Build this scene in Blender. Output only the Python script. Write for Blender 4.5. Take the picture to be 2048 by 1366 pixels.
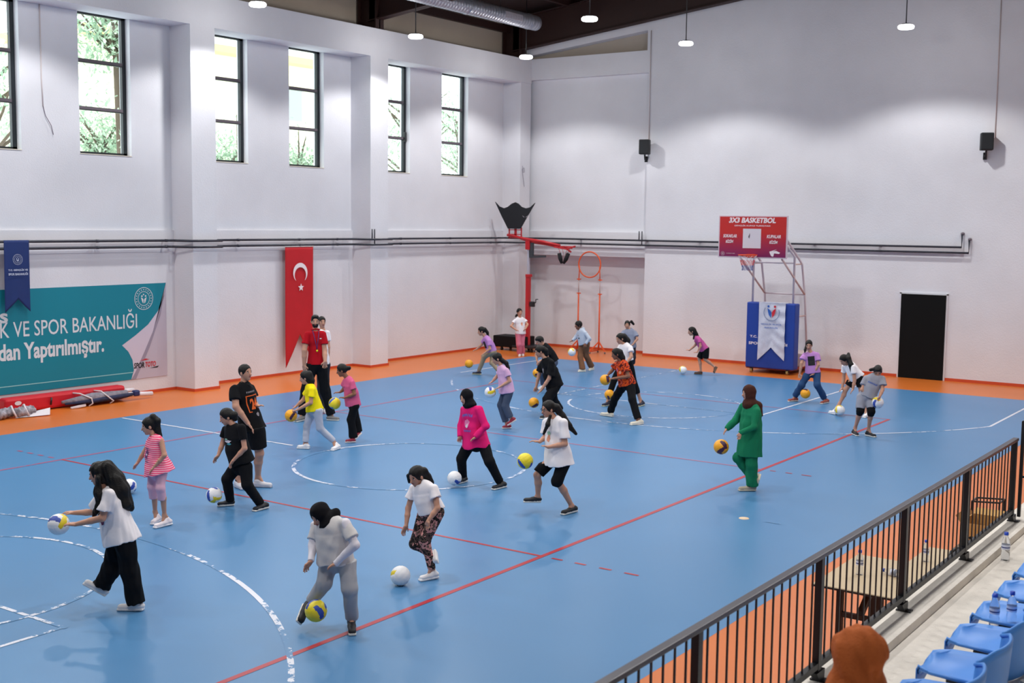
import bpy, bmesh, math, random
import numpy as np
from mathutils import Vector, Matrix
from mathutils.bvhtree import BVHTree
PI = math.pi
for o in list(bpy.data.objects): bpy.data.objects.remove(o)
SC = bpy.context.scene
COL = SC.collection
# ---------------------------------------------------------------- camera
CP = Vector((-22.979, -7.2505, 3.7002)); YAW, PIT, ROL, FPX = .6111, .0991, .0118, 2424.46
fw = Vector((math.cos(YAW)*math.cos(PIT), math.sin(YAW)*math.cos(PIT), -math.sin(PIT)))
rt = Vector((math.sin(YAW), -math.cos(YAW), 0)); up = rt.cross(fw)
r2 = rt*math.cos(ROL)+up*math.sin(ROL); u2 = -rt*math.sin(ROL)+up*math.cos(ROL)
cd = bpy.data.cameras.new('camera'); cam = bpy.data.objects.new('camera', cd); COL.objects.link(cam)
M = Matrix((r2, u2, -fw)).transposed().to_4x4(); M.translation = CP; cam.matrix_world = M
cd.sensor_width = 36; cd.lens = FPX*36/2048; cd.clip_end = 300
cd.dof.use_dof = True; cd.dof.focus_distance = 13.5; cd.dof.aperture_fstop = 3.2
SC.camera = cam
# ---------------------------------------------------------------- view, sky
SC.view_settings.view_transform = 'Standard'; SC.view_settings.look = 'None'
SC.view_settings.gamma = 1; SC.view_settings.use_curve_mapping = False
SC.view_settings.exposure = -0.71
W = bpy.data.worlds.new('sky'); SC.world = W; W.use_nodes = True
bg = W.node_tree.nodes['Background']; bg.inputs[0].default_value = (.93, .97, 1, 1); bg.inputs[1].default_value = 6.5
LAMP_W = 900
# ---------------------------------------------------------------- helpers
def tag(o, label=None, cat=None, group=None, kind=None):
    if label: o['label'] = label
    if cat: o['category'] = cat
    if group: o['group'] = group
    if kind: o['kind'] = kind
    return o
def empty(name, loc=(0, 0, 0), rz=0, label=None, cat=None, group=None):
    o = bpy.data.objects.new(name, None); COL.objects.link(o); o.location = loc; o.rotation_euler = (0, 0, rz)
    o.empty_display_size = .1
    return tag(o, label, cat, group)
def lin(c):
    return tuple((x/12.92 if x <= .04045 else ((x+.055)/1.055)**2.4) for x in [v/255 for v in c])
_m = {}
def mat(name, rgb=(200, 200, 200), rough=.7, metal=0, noise=0, nscale=20, bump=0, bscale=200, coat=0, spec=.5, emit=0):
    if name in _m: return _m[name]
    m = bpy.data.materials.new(name); m.use_nodes = True; nt = m.node_tree; b = nt.nodes['Principled BSDF']
    c = lin(rgb)+(1,); b.inputs['Base Color'].default_value = c; b.inputs['Roughness'].default_value = rough
    b.inputs['Metallic'].default_value = metal; b.inputs['Coat Weight'].default_value = coat
    b.inputs['Specular IOR Level'].default_value = spec
    if emit: b.inputs['Emission Color'].default_value = c; b.inputs['Emission Strength'].default_value = emit
    if noise or bump:
        tc = nt.nodes.new('ShaderNodeTexCoord')
    if noise:
        n = nt.nodes.new('ShaderNodeTexNoise'); n.inputs['Scale'].default_value = nscale; n.inputs['Detail'].default_value = 5
        nt.links.new(tc.outputs['Object'], n.inputs['Vector'])
        r = nt.nodes.new('ShaderNodeMapRange'); r.inputs[1].default_value = .3; r.inputs[2].default_value = .7
        r.inputs[3].default_value = 1-noise; r.inputs[4].default_value = 1+noise
        nt.links.new(n.outputs[0], r.inputs[0])
        mx = nt.nodes.new('ShaderNodeVectorMath'); mx.operation = 'SCALE'; mx.inputs[0].default_value = c[:3]
        nt.links.new(r.outputs[0], mx.inputs['Scale']); nt.links.new(mx.outputs[0], b.inputs['Base Color'])
    if bump:
        n2 = nt.nodes.new('ShaderNodeTexNoise'); n2.inputs['Scale'].default_value = bscale; n2.inputs['Detail'].default_value = 3
        nt.links.new(tc.outputs['Object'], n2.inputs['Vector'])
        bp = nt.nodes.new('ShaderNodeBump'); bp.inputs['Strength'].default_value = bump; bp.inputs['Distance'].default_value = .01
        nt.links.new(n2.outputs[0], bp.inputs['Height']); nt.links.new(bp.outputs[0], b.inputs['Normal'])
    _m[name] = m; return m
def ramp_mat(name, kind, cols, scale=20, rough=.85, axis='Z', stops=None, vec=None):
    """procedural cloth: noise / wave patterns through a constant colour ramp"""
    if name in _m: return _m[name]
    m = bpy.data.materials.new(name); m.use_nodes = True; nt = m.node_tree; b = nt.nodes['Principled BSDF']
    b.inputs['Roughness'].default_value = rough; b.inputs['Specular IOR Level'].default_value = .25
    tc = nt.nodes.new('ShaderNodeTexCoord')
    if kind == 'noise':
        n = nt.nodes.new('ShaderNodeTexNoise'); n.inputs['Scale'].default_value = scale; n.inputs['Detail'].default_value = 2
    else:
        n = nt.nodes.new('ShaderNodeTexWave'); n.bands_direction = axis; n.inputs['Scale'].default_value = scale
        n.inputs['Distortion'].default_value = .6; n.inputs['Detail Scale'].default_value = 2
    nt.links.new(tc.outputs['Object'], n.inputs['Vector'])
    cr = nt.nodes.new('ShaderNodeValToRGB'); cr.color_ramp.interpolation = 'CONSTANT' if kind == 'noise' else 'LINEAR'
    el = cr.color_ramp.elements; stops = stops or [i/len(cols) for i in range(len(cols))]
    while len(el) < len(cols): el.new(.5)
    for e, s, c in zip(el, stops, cols): e.position = s; e.color = lin(c)+(1,)
    nt.links.new(n.outputs[0], cr.inputs[0]); nt.links.new(cr.outputs[0], b.inputs['Base Color'])
    _m[name] = m; return m
def newobj(name, me, parent=None, mats=()):
    for m in mats: me.materials.append(m)
    o = bpy.data.objects.new(name, me); COL.objects.link(o)
    if parent is not None: o.parent = parent
    return o
class MB:
    """collects shapes into ONE mesh"""
    def __init__(s): s.v = []; s.f = []; s.mi = []; s.sm = []; s.mats = []
    def slot(s, m):
        if m not in s.mats: s.mats.append(m)
        return s.mats.index(m)
    def add(s, vs, fs, m, smooth=False):
        k = len(s.v); i = s.slot(m); s.v += [tuple(v) for v in vs]
        for f in fs: s.f.append([a+k for a in f]); s.mi.append(i); s.sm.append(smooth)
        return s
    def box(s, x0, x1, y0, y1, z0, z1, m, mtx=None):
        vs = [Vector((x, y, z)) for z in (z0, z1) for y in (y0, y1) for x in (x0, x1)]
        if mtx: vs = [mtx @ v for v in vs]
        return s.add(vs, [(0, 2, 3, 1), (4, 5, 7, 6), (0, 1, 5, 4), (2, 6, 7, 3), (0, 4, 6, 2), (1, 3, 7, 5)], m)
    def bbox(s, x0, x1, y0, y1, z0, z1, m, bev=.01, mtx=None, seg=2):
        bm = bmesh.new(); bmesh.ops.create_cube(bm, size=1)
        for v in bm.verts: v.co = Vector(((x0+x1)/2+v.co.x*(x1-x0), (y0+y1)/2+v.co.y*(y1-y0), (z0+z1)/2+v.co.z*(z1-z0)))
        bmesh.ops.bevel(bm, geom=bm.edges[:], offset=bev, segments=seg, profile=.5, affect='EDGES')
        vs = [mtx @ v.co if mtx else v.co.copy() for v in bm.verts]
        for i, v in enumerate(bm.verts): v.index = i
        s.add(vs, [[v.index for v in f.verts] for f in bm.faces], m); bm.free(); return s
    def bar(s, a, b, w, h, m, upv=(0, 0, 1)):
        a = Vector(a); b = Vector(b); d = (b-a).normalized(); sd = d.cross(Vector(upv))
        if sd.length < .01: sd = Vector((1, 0, 0))
        sd.normalize(); u = sd.cross(d)
        vs = []
        for p in (a, b):
            for i, j in ((-1, -1), (1, -1), (1, 1), (-1, 1)): vs.append(p+sd*w/2*i+u*h/2*j)
        return s.add(vs, [(3, 2, 1, 0), (4, 5, 6, 7), (0, 1, 5, 4), (1, 2, 6, 5), (2, 3, 7, 6), (3, 0, 4, 7)], m)
    def tube(s, pts, r, m, seg=10, closed=False, cap=True):
        pts = [Vector(p) for p in pts]; n = len(pts); rr = r if isinstance(r, (list, tuple)) else [r]*n
        vs = []; prev = None
        for i, p in enumerate(pts):
            if closed: t = pts[(i+1) % n]-pts[i-1]
            else: t = pts[min(i+1, n-1)]-pts[max(i-1, 0)]
            t.normalize()
            if prev is None:
                u = t.cross(Vector((0, 0, 1)))
                if u.length < .05: u = t.cross(Vector((1, 0, 0)))
            else: u = prev-t*prev.dot(t)
            u.normalize(); prev = u; w = t.cross(u)
            for k in range(seg):
                a = 2*PI*k/seg; vs.append(p+(u*math.cos(a)+w*math.sin(a))*rr[i])
        fs = []
        for i in range(n if closed else n-1):
            j = (i+1) % n
            for k in range(seg):
                l = (k+1) % seg; fs.append((i*seg+k, i*seg+l, j*seg+l, j*seg+k))
        if cap and not closed: fs += [list(range(seg))[::-1], [(n-1)*seg+k for k in range(seg)]]
        return s.add(vs, fs, m, True)
    def cyl(s, a, b, r, m, seg=20, r2=None): return s.tube([a, b], [r, r if r2 is None else r2], m, seg)
    def lathe(s, prof, m, c=(0, 0, 0), seg=24):
        vs = []; n = len(prof)
        for (r, z) in prof:
            for k in range(seg):
                a = 2*PI*k/seg; vs.append((c[0]+r*math.cos(a), c[1]+r*math.sin(a), c[2]+z))
        fs = [(i*seg+k, i*seg+(k+1) % seg, (i+1)*seg+(k+1) % seg, (i+1)*seg+k) for i in range(n-1) for k in range(seg)]
        return s.add(vs, fs, m, True)
    def poly(s, pts, th, m, nrm):
        """flat polygon with thickness th along -nrm"""
        n = len(pts); nr = Vector(nrm).normalized(); p = [Vector(q) for q in pts]
        vs = p+[q-nr*th for q in p]
        return s.add(vs, [list(range(n)), [n+i for i in range(n)][::-1]]+[(i, n+i, n+(i+1) % n, (i+1) % n) for i in range(n)], m)
    def build(s, name, parent=None):
        me = bpy.data.meshes.new(name); me.from_pydata(s.v, [], s.f)
        for m in s.mats: me.materials.append(m)
        for p, i, sm in zip(me.polygons, s.mi, s.sm): p.material_index = i; p.use_smooth = sm
        me.update(); return newobj(name, me, parent)
_txt = {}
def text2d(t, bold=0, shear=0, space=1.0):
    key = (t, bold, shear, space)
    if key in _txt: return _txt[key]
    cu = bpy.data.curves.new('t', 'FONT'); cu.body = t; cu.size = 1; cu.offset = bold; cu.shear = shear; cu.resolution_u = 3; cu.space_character = space
    o = bpy.data.objects.new('t', cu); COL.objects.link(o)
    dg = bpy.context.evaluated_depsgraph_get(); dg.update()
    me = bpy.data.meshes.new_from_object(o.evaluated_get(dg))
    vs = [(v.co.x, v.co.y) for v in me.vertices]; fs = [list(p.vertices) for p in me.polygons]
    bpy.data.objects.remove(o); bpy.data.curves.remove(cu); bpy.data.meshes.remove(me)
    if vs:
        x0 = min(v[0] for v in vs); x1 = max(v[0] for v in vs); y0 = min(v[1] for v in vs); y1 = max(v[1] for v in vs)
    else: x0 = y0 = 0; x1 = y1 = 1
    _txt[key] = (vs, fs, (x0, x1, y0, y1)); return _txt[key]
def text_on(mb, t, org, ux, uy, w, h, m, bold=0, shear=0, off=.004, right=False):
    """fit text t in a w x h box whose lower-left corner is org, along ux / uy"""
    vs, fs, (x0, x1, y0, y1) = text2d(t, bold, shear)
    ux = Vector(ux); uy = Vector(uy); n = ux.cross(uy); org = Vector(org)
    sx = w/(x1-x0); sy = h/(y1-y0)
    mb.add([org+ux*((x-x0)*sx)+uy*((y-y0)*sy)+n*off for x, y in vs], fs, m)
# ---------------------------------------------------------------- implicit surfaces (bodies, clothes, hair)
def nv(a): a = np.asarray(a, float); return a/max(1e-9, np.linalg.norm(a))
class SDF:
    def __init__(s, h): s.h = h; s.P = []
    def cone(s, a, b, ra, rb, k=.02, v=None, ratio=1, fa=False, fb=False, op='u'):
        a = np.asarray(a, float); b = np.asarray(b, float); m = max(ra, rb)+.01
        s.P.append(('c', np.minimum(a, b)-m, np.maximum(a, b)+m, k, op, (a, b, ra, rb, v, ratio, fa, fb))); return s
    def ell(s, c, ax, r, k=.02, op='u'):
        c = np.asarray(c, float); r = np.asarray(r, float); m = r.max()+.005
        s.P.append(('e', c-m, c+m, k, op, (c, np.asarray(ax, float), r))); return s
    def box(s, c, ax, hf, rd, k=.02, op='u'):
        c = np.asarray(c, float); hf = np.asarray(hf, float); m = np.linalg.norm(hf)+rd
        s.P.append(('b', c-m, c+m, k, op, (c, np.asarray(ax, float), hf, rd))); return s
    def mesh(s, noise=0, nfreq=14, seed=0):
        h = s.h; U = [p for p in s.P if p[4] == 'u']
        lo = np.min([p[1] for p in U], 0)-3*h-.01; hi = np.max([p[2] for p in U], 0)+3*h+.01
        n = np.ceil((hi-lo)/h).astype(int)+1
        F = np.full(n, .2, np.float32)
        for (ty, l, u, k, op, a) in s.P:
            mg = k+2*h+noise
            i0 = np.maximum(0, np.floor((l-mg-lo)/h).astype(int)); i1 = np.minimum(n, np.ceil((u+mg-lo)/h).astype(int)+1)
            if np.any(i1 <= i0): continue
            X, Y, Z = [(lo[d]+h*np.arange(i0[d], i1[d])).astype(np.float32) for d in range(3)]
            X = X[:, None, None]; Y = Y[None, :, None]; Z = Z[None, None, :]
            if ty == 'c':
                A, B, ra, rb, v, ratio, fa, fb = a; ab = B-A; L2 = max(1e-9, float(ab@ab)); L = L2**.5
                px, py, pz = X-A[0], Y-A[1], Z-A[2]
                t = (px*ab[0]+py*ab[1]+pz*ab[2])/L2; tc = np.clip(t, 0, 1); tt = t if (fa or fb) else tc
                if fa and not fb: tt = np.minimum(t, 1)
                if fb and not fa: tt = np.maximum(t, 0)
                qx, qy, qz = px-tt*ab[0], py-tt*ab[1], pz-tt*ab[2]
                q2 = qx*qx+qy*qy+qz*qz; sc = 1
                if v is not None:
                    dv = qx*v[0]+qy*v[1]+qz*v[2]; q2 = q2+dv*dv*(1/ratio**2-1); sc = .5+.5*min(ratio, 1)
                d = (np.sqrt(q2)-(ra+(rb-ra)*tc))*sc
                if fb: d = np.maximum(d, (t-1)*L)
                if fa: d = np.maximum(d, -t*L)
            elif ty == 'e':
                c, ax, r = a; p = [X-c[0], Y-c[1], Z-c[2]]
                e = 0; g = 0
                for j in range(3):
                    w = p[0]*ax[j][0]+p[1]*ax[j][1]+p[2]*ax[j][2]; e = e+(w/r[j])**2; g = g+(w/r[j]**2)**2
                e = np.sqrt(e); d = e*(e-1)/np.maximum(np.sqrt(g), 1e-6)
            else:
                c, ax, hf, rd = a; p = [X-c[0], Y-c[1], Z-c[2]]; o2 = 0; mx = None
                for j in range(3):
                    w = np.abs(p[0]*ax[j][0]+p[1]*ax[j][1]+p[2]*ax[j][2])-(hf[j]-rd); o2 = o2+np.maximum(w, 0)**2
                    mx = w if mx is None else np.maximum(mx, w)
                d = np.sqrt(o2)+np.minimum(mx, 0)-rd
            sl = tuple(slice(i0[j], i1[j]) for j in range(3)); f = F[sl]
            if op == 'u':
                if k > 0:
                    hh = np.maximum(k-np.abs(f-d), 0); F[sl] = np.minimum(f, d)-hh*hh/(4*k)
                else: F[sl] = np.minimum(f, d)
            else: F[sl] = np.maximum(f, -d)
        if noise:
            rs = np.random.RandomState(seed)
            X = (lo[0]+h*np.arange(n[0]))[:, None, None]; Y = (lo[1]+h*np.arange(n[1]))[None, :, None]; Z = (lo[2]+h*np.arange(n[2]))[None, None, :]
            N = 0
            for o in range(4):
                kx, ky, kz = rs.normal(size=3)*nfreq*(1+.6*o); N = N+np.sin(kx*X+ky*Y+kz*Z*.6+rs.rand()*6)/(1+.5*o)
            F += (noise*.5*N).astype(np.float32)
        return surfnet(F, lo, h)
def surfnet(F, lo, h):
    S = F < 0; n = F.shape
    c = np.zeros((n[0]-1, n[1]-1, n[2]-1), np.int8)
    for dx in (0, 1):
        for dy in (0, 1):
            for dz in (0, 1): c += S[dx:n[0]-1+dx, dy:n[1]-1+dy, dz:n[2]-1+dz]
    act = (c > 0) & (c < 8); idx = np.argwhere(act)
    if len(idx) == 0: return np.zeros((0, 3)), np.zeros((0, 4), int)
    num = np.full(c.shape, -1, np.int32); num[act] = np.arange(len(idx))
    pos = np.zeros((len(idx), 3)); cnt = np.zeros(len(idx))
    for ax in range(3):
        o1, o2 = [d for d in range(3) if d != ax]
        for a in (0, 1):
            for b in (0, 1):
                p = idx.copy(); p[:, o1] += a; p[:, o2] += b; q = p.copy(); q[:, ax] += 1
                f0 = F[p[:, 0], p[:, 1], p[:, 2]]; f1 = F[q[:, 0], q[:, 1], q[:, 2]]
                cr = (f0 < 0) != (f1 < 0); t = np.where(cr, f0/np.where(cr, f0-f1, 1), 0)
                w = np.zeros((len(idx), 3)); w[:, o1] = a; w[:, o2] = b; w[:, ax] = t
                pos += w*cr[:, None]; cnt += cr
    V = lo+h*(idx+pos/np.maximum(cnt, 1)[:, None])
    Q = []
    for ax in range(3):
        o1, o2 = (ax+1) % 3, (ax+2) % 3
        sl0 = [slice(None)]*3; sl1 = [slice(None)]*3; sl0[ax] = slice(0, -1); sl1[ax] = slice(1, None)
        e = S[tuple(sl0)] != S[tuple(sl1)]; E = np.argwhere(e)
        ok = (E[:, o1] > 0) & (E[:, o2] > 0) & (E[:, o1] < n[o1]-1) & (E[:, o2] < n[o2]-1); E = E[ok]
        ins = S[E[:, 0], E[:, 1], E[:, 2]]
        cs = []
        for a, b in ((1, 1), (0, 1), (0, 0), (1, 0)):
            p = E.copy(); p[:, o1] -= a; p[:, o2] -= b; cs.append(num[p[:, 0], p[:, 1], p[:, 2]])
        q = np.stack(cs, 1); q[~ins] = q[~ins][:, ::-1]; Q.append(q)
    return V, np.concatenate(Q)
def npmesh(name, V, Q, parent, mats, midx=None, extra=()):
    """numpy quads + extra small features [(V,F,slot)] -> one mesh object"""
    Vs = [V]; loops = Q.reshape(-1).tolist(); ls = list(range(0, 4*len(Q), 4)); lt = [4]*len(Q)
    mi = list(midx) if midx is not None else [0]*len(Q); k = len(V)
    for (v, f, sl) in extra:
        Vs.append(np.asarray(v, float))
        for q in f: ls.append(len(loops)); lt.append(len(q)); loops += [int(a)+k for a in q]; mi.append(sl)
        k += len(v)
    VV = np.concatenate(Vs)
    me = bpy.data.meshes.new(name); me.vertices.add(len(VV)); me.vertices.foreach_set('co', VV.astype(np.float32).reshape(-1))
    me.loops.add(len(loops)); me.loops.foreach_set('vertex_index', np.array(loops, np.int32))
    me.polygons.add(len(ls)); me.polygons.foreach_set('loop_start', np.array(ls, np.int32))
    me.polygons.foreach_set('material_index', np.array(mi, np.int32)); me.polygons.foreach_set('use_smooth', np.ones(len(ls), bool))
    me.update(calc_edges=True); me.validate()
    return newobj(name, me, parent, mats)
def ellv(c, ax, r, seg=10, rings=6):
    vs = []; fs = []
    for i in range(rings+1):
        a = PI*i/rings
        for j in range(seg):
            b = 2*PI*j/seg; p = np.array([math.sin(a)*math.cos(b)*r[0], math.sin(a)*math.sin(b)*r[1], math.cos(a)*r[2]])
            vs.append(np.asarray(c)+p[0]*ax[0]+p[1]*ax[1]+p[2]*ax[2])
    for i in range(rings):
        for j in range(seg): fs.append((i*seg+j, (i+1)*seg+j, (i+1)*seg+(j+1) % seg, i*seg+(j+1) % seg))
    return np.array(vs), fs
# ================================================================ the hall
def painted(name, rgb, dirt=.04):
    """white rough plaster; dirt grows only as stains of its own shape"""
    return mat(name, rgb, .85, noise=dirt, nscale=.9, bump=.35, bscale=35, spec=.25)
WALL = painted('plaster_white', (219, 220, 226)); WARM = painted('plaster_cream', (176, 166, 154)); CONC = mat('concrete', (220, 213, 203), .9, noise=.13, nscale=3, bump=.4, bscale=50)
BLK = mat('black_metal', (22, 24, 28), .45, spec=.5); REDBR = mat('red_brown_steel', (42, 17, 13), .6, noise=.1, nscale=3); DARKR = mat('roof_dark', (40, 24, 20), .8)
YL, XE = 13.6, 6.7; WIN = [(-10.6, -9.4), (-8.12, -6.9), (-4.9, -3.72), (-2.43, -1.27), (.8, 1.97), (3.32, 4.5)]; ZB, ZT = 4.93, 7.72
PAINT_Z = 3.42
# floor: orange border, blue court, worn white and red lines
def floor_mat(name, rgb, gloss, worn=0):
    m = bpy.data.materials.new(name); m.use_nodes = True; nt = m.node_tree; b = nt.nodes['Principled BSDF']; L = nt.links.new
    tc = nt.nodes.new('ShaderNodeTexCoord'); n = nt.nodes.new('ShaderNodeTexNoise'); n.inputs['Scale'].default_value = .35; n.inputs['Detail'].default_value = 2
    L(tc.outputs['Object'], n.inputs['Vector'])
    r = nt.nodes.new('ShaderNodeMapRange'); r.inputs[1].default_value = .3; r.inputs[2].default_value = .7; r.inputs[3].default_value = .95; r.inputs[4].default_value = 1.05
    L(n.outputs[0], r.inputs[0]); v = nt.nodes.new('ShaderNodeVectorMath'); v.operation = 'SCALE'; v.inputs[0].default_value = lin(rgb); L(r.outputs[0], v.inputs['Scale'])
    if worn:
        w = nt.nodes.new('ShaderNodeTexNoise'); w.inputs['Scale'].default_value = 9; w.inputs['Detail'].default_value = 5; w.inputs['Roughness'].default_value = .7; L(tc.outputs['Object'], w.inputs['Vector'])
        w2 = nt.nodes.new('ShaderNodeTexNoise'); w2.inputs['Scale'].default_value = .9; w2.inputs['Detail'].default_value = 2; L(tc.outputs['Object'], w2.inputs['Vector'])
        a = nt.nodes.new('ShaderNodeMath'); a.operation = 'MULTIPLY_ADD'; a.inputs[1].default_value = .9; L(w2.outputs[0], a.inputs[0]); L(w.outputs[0], a.inputs[2])
        rr = nt.nodes.new('ShaderNodeMapRange'); rr.inputs[1].default_value = worn-.02; rr.inputs[2].default_value = worn+.02; L(a.outputs[0], rr.inputs[0])
        mx = nt.nodes.new('ShaderNodeMix'); mx.data_type = 'RGBA'; L(rr.outputs[0], mx.inputs[0]); L(v.outputs[0], mx.inputs[6]); mx.inputs[7].default_value = lin(BLUE)+(1,); L(mx.outputs[2], b.inputs['Base Color'])
    else: L(v.outputs[0], b.inputs['Base Color'])
    n3 = nt.nodes.new('ShaderNodeTexNoise'); n3.inputs['Scale'].default_value = .5; n3.inputs['Detail'].default_value = 1; L(tc.outputs['Object'], n3.inputs['Vector'])
    r3 = nt.nodes.new('ShaderNodeMapRange'); r3.inputs[3].default_value = gloss-.03; r3.inputs[4].default_value = gloss+.04; L(n3.outputs[0], r3.inputs[0]); L(r3.outputs[0], b.inputs['Roughness'])
    n2 = nt.nodes.new('ShaderNodeTexNoise'); n2.inputs['Scale'].default_value = 60; L(tc.outputs['Object'], n2.inputs['Vector'])
    bp = nt.nodes.new('ShaderNodeBump'); bp.inputs['Strength'].default_value = .02; bp.inputs['Distance'].default_value = .004; L(n2.outputs[0], bp.inputs['Height'])
    b.inputs['Specular IOR Level'].default_value = .36; return m
BLUE = (74, 126, 172)
FO = floor_mat('floor_orange', (206, 110, 42), .34); FB = floor_mat('floor_blue', BLUE, .32)
FW = floor_mat('line_white_worn', (216, 218, 228), .33, .935); FW2 = floor_mat('line_white_faint', (206, 212, 228), .33, .93); FWc = floor_mat('line_white', (214, 216, 226), .33, 1.08); FR = floor_mat('line_red', (166, 36, 48), .33, 1.25); FRf = floor_mat('line_red_faint', (158, 84, 118), .33, 1.1)
fl = MB(); fl.box(-32, 7.6, -12.2, 14.0, -.25, 0, FO)
def flat(x0, x1, y0, y1, z, m): fl.add([(x0, y0, z), (x1, y0, z), (x1, y1, z), (x0, y1, z)], [(0, 1, 2, 3)], m)
flat(-32, 4.45, -2.66, 11.38, .001, FB)
_z = [.0]
def line(x0, y0, x1, y1, m, w=.047, z=.002):
    _z[0] += .00006; z += _z[0]
    d = Vector((x1-x0, y1-y0)).normalized(); n = Vector((-d.y, d.x))*w/2
    fl.add([(x0-n.x, y0-n.y, z), (x0+n.x, y0+n.y, z), (x1+n.x, y1+n.y, z), (x1-n.x, y1-n.y, z)], [(3, 2, 1, 0)], m)
def arc(cx, cy, r, a0, a1, m, w=.055, z=.002, n=60):
    _z[0] += .00006; z += _z[0]
    for i in range(n):
        a = math.radians(a0+(a1-a0)*i/n); b = math.radians(a0+(a1-a0)*(i+1)/n); ri, ro = r-w/2, r+w/2
        fl.add([(cx+ri*math.cos(a), cy+ri*math.sin(a), z), (cx+ri*math.cos(b), cy+ri*math.sin(b), z), (cx+ro*math.cos(b), cy+ro*math.sin(b), z), (cx+ro*math.cos(a), cy+ro*math.sin(a), z)], [(0, 3, 2, 1)], m)
# volleyball court, red
line(-18, 0, 0, 0, FR, .062, .003); line(-18, 8.79, 0, 8.79, FRf, .06, .003)
for x in (-12, -6, 0): line(x, 0, x, 8.79, FR if x == -12 else FRf, .046, .003)
line(-18, 0, -18, 8.79, FRf, .055, .003)
for x in (-12, -6):
    for a_, b_ in (((-.13, -.27), (-.43, -.57), (-.74, -.89), (-1.05, -1.22)) if x == -12 else ((-.13, -.22), (-.38, -.48), (-.63, -.78))): line(x, a_, x, b_, FR, .04, .003)
    for i in range(4): line(x, 9.0+i*.27, x, 9.13+i*.27, FRf, .05, .003)
# basketball court, white
for sx, xc in ((1, 3.05), (-1, -20.95)):
    R = 6.75; ang = math.degrees(math.asin(6.2/R))
    if sx == 1: arc(xc, 4.44, R, 180-ang, 180+ang, FW2, .05)
    else: arc(xc, 4.44, R, -ang, ang, FW, .055)
    xs = xc-sx*R*math.cos(math.radians(ang))
    for y in (10.64, -1.76): line(xs, y, 4.4 if sx == 1 else -28, y, FWc if sx == 1 else FW)
    ft = -1.15 if sx == 1 else -16.58
    for y in (2.14, 6.75): line(ft, y, 4.4 if sx == 1 else -24, y, FWc if sx == 1 and y < 3 else FW)
    line(ft, 2.1, ft, 6.79, FW2 if sx == 1 else FW)
    arc(ft, 4.44, 1.78, 0, 360, FW2 if sx == 1 else FW, .05)
arc(-9, 4.4, 1.75, 0, 360, FW2); line(-9, 6.9, -9, 11.3, FWc, .05); line(-9, -1.55, -9, -1.35, FW, .03)
floor = tag(fl.build('floor'), kind='structure')
tag(MB().lathe([(0, .006), (.062, .006), (.066, .0015)], mat('tape_cream', (214, 190, 160), .7), (-9, -1.062, 0), 20).build('floor_sticker'), 'round cream sticker on the blue floor right of the red sideline', 'sticker')
# left wall with six window openings, lower part 5 cm proud
w = MB()
w.box(-32, 7.2, 13.55, 13.95, 0, PAINT_Z, WALL); w.box(-32, 7.2, YL, 13.95, PAINT_Z, ZB, WALL); w.box(-32, 7.2, YL, 13.95, ZT, 8.38, WALL)
xs = -32
for a, b_ in WIN: w.box(xs, a, YL, 13.95, ZB, ZT, WALL); xs = b_
w.box(xs, 7.2, YL, 13.95, ZB, ZT, WALL)
w.box(-32, 7.2, 13.62, 13.95, 8.38, 10.2, WARM)
tag(w.build('wall_left'), kind='structure')
n = 1
for xc in (-27.95, -22.35, -16.75, -5.53, .05):
    t = MB(); t.box(xc-.36, xc+.3, 12.95, YL, 0, 7.68, WALL); tag(t.build('trim_%d' % n), kind='structure'); n += 1
t = MB(); t.box(6.2, 6.72, 12.98, YL, 0, 7.68, WALL); tag(t.build('trim_%d' % n), kind='structure'); n += 1
t = MB(); t.box(-32, 6.7, 12.95, 13.62, 7.68, 8.36, WALL); tag(t.build('trim_%d' % n), kind='structure'); n += 1
# end wall
w = MB()
w.box(XE, 7.6, -12.2, 9.08, 0, 11.6, WALL)
w.box(7.2, 7.6, 9.08, 14, 0, 2.73, WALL); w.box(6.76, 7.6, 9.08, 14, 2.73, PAINT_Z, WALL); w.box(6.86, 7.6, 9.08, 14, PAINT_Z, 7.78, WALL)
w.box(XE, 7.6, 9.08, 14, 7.78, 8.38, WALL); w.box(7.05, 7.6, 9.08, 14, 8.38, 9.6, WARM)
# sloped strip of wall above the niche
w.add([(6.72, 9.08, 8.93), (6.72, 13.5, 8.44), (6.72, 13.5, 10.2), (6.72, 9.08, 10.2), (7.05, 9.08, 8.93), (7.05, 13.5, 8.44), (7.05, 13.5, 10.2), (7.05, 9.08, 10.2)], [(0, 3, 2, 1), (4, 5, 6, 7), (0, 1, 5, 4), (0, 4, 7, 3), (1, 2, 6, 5), (3, 7, 6, 2)], WALL)
w.box(XE, 6.9, 9.08, 9.14, 8.38, 9.2, WALL)
tag(w.build('wall_far'), kind='structure')
tag(MB().box(-32, 7.6, -12.6, -12.2, 0, 11, WALL).build('wall_right'), kind='structure')
tag(MB().box(-32.4, -32, -12.6, 14, 0, 11, WALL).build('wall_back'), kind='structure')
BR = mat('baseboard_orange_red', (196, 74, 34), .6)
b = MB(); xs = -32
for xc in (-27.95, -22.35, -16.75, -5.53, .05):
    b.box(xs, xc-.36, 13.53, 13.55, 0, .06, BR); b.box(xc-.38, xc+.32, 12.93, 12.95, 0, .06, BR); b.box(xc+.3, xc+.32, 12.95, 13.55, 0, .06, BR); b.box(xc-.38, xc-.36, 12.95, 13.55, 0, .06, BR); xs = xc+.3
b.box(xs, 6.2, 13.53, 13.55, 0, .06, BR); tag(b.build('baseboard_left'), kind='structure')
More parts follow.
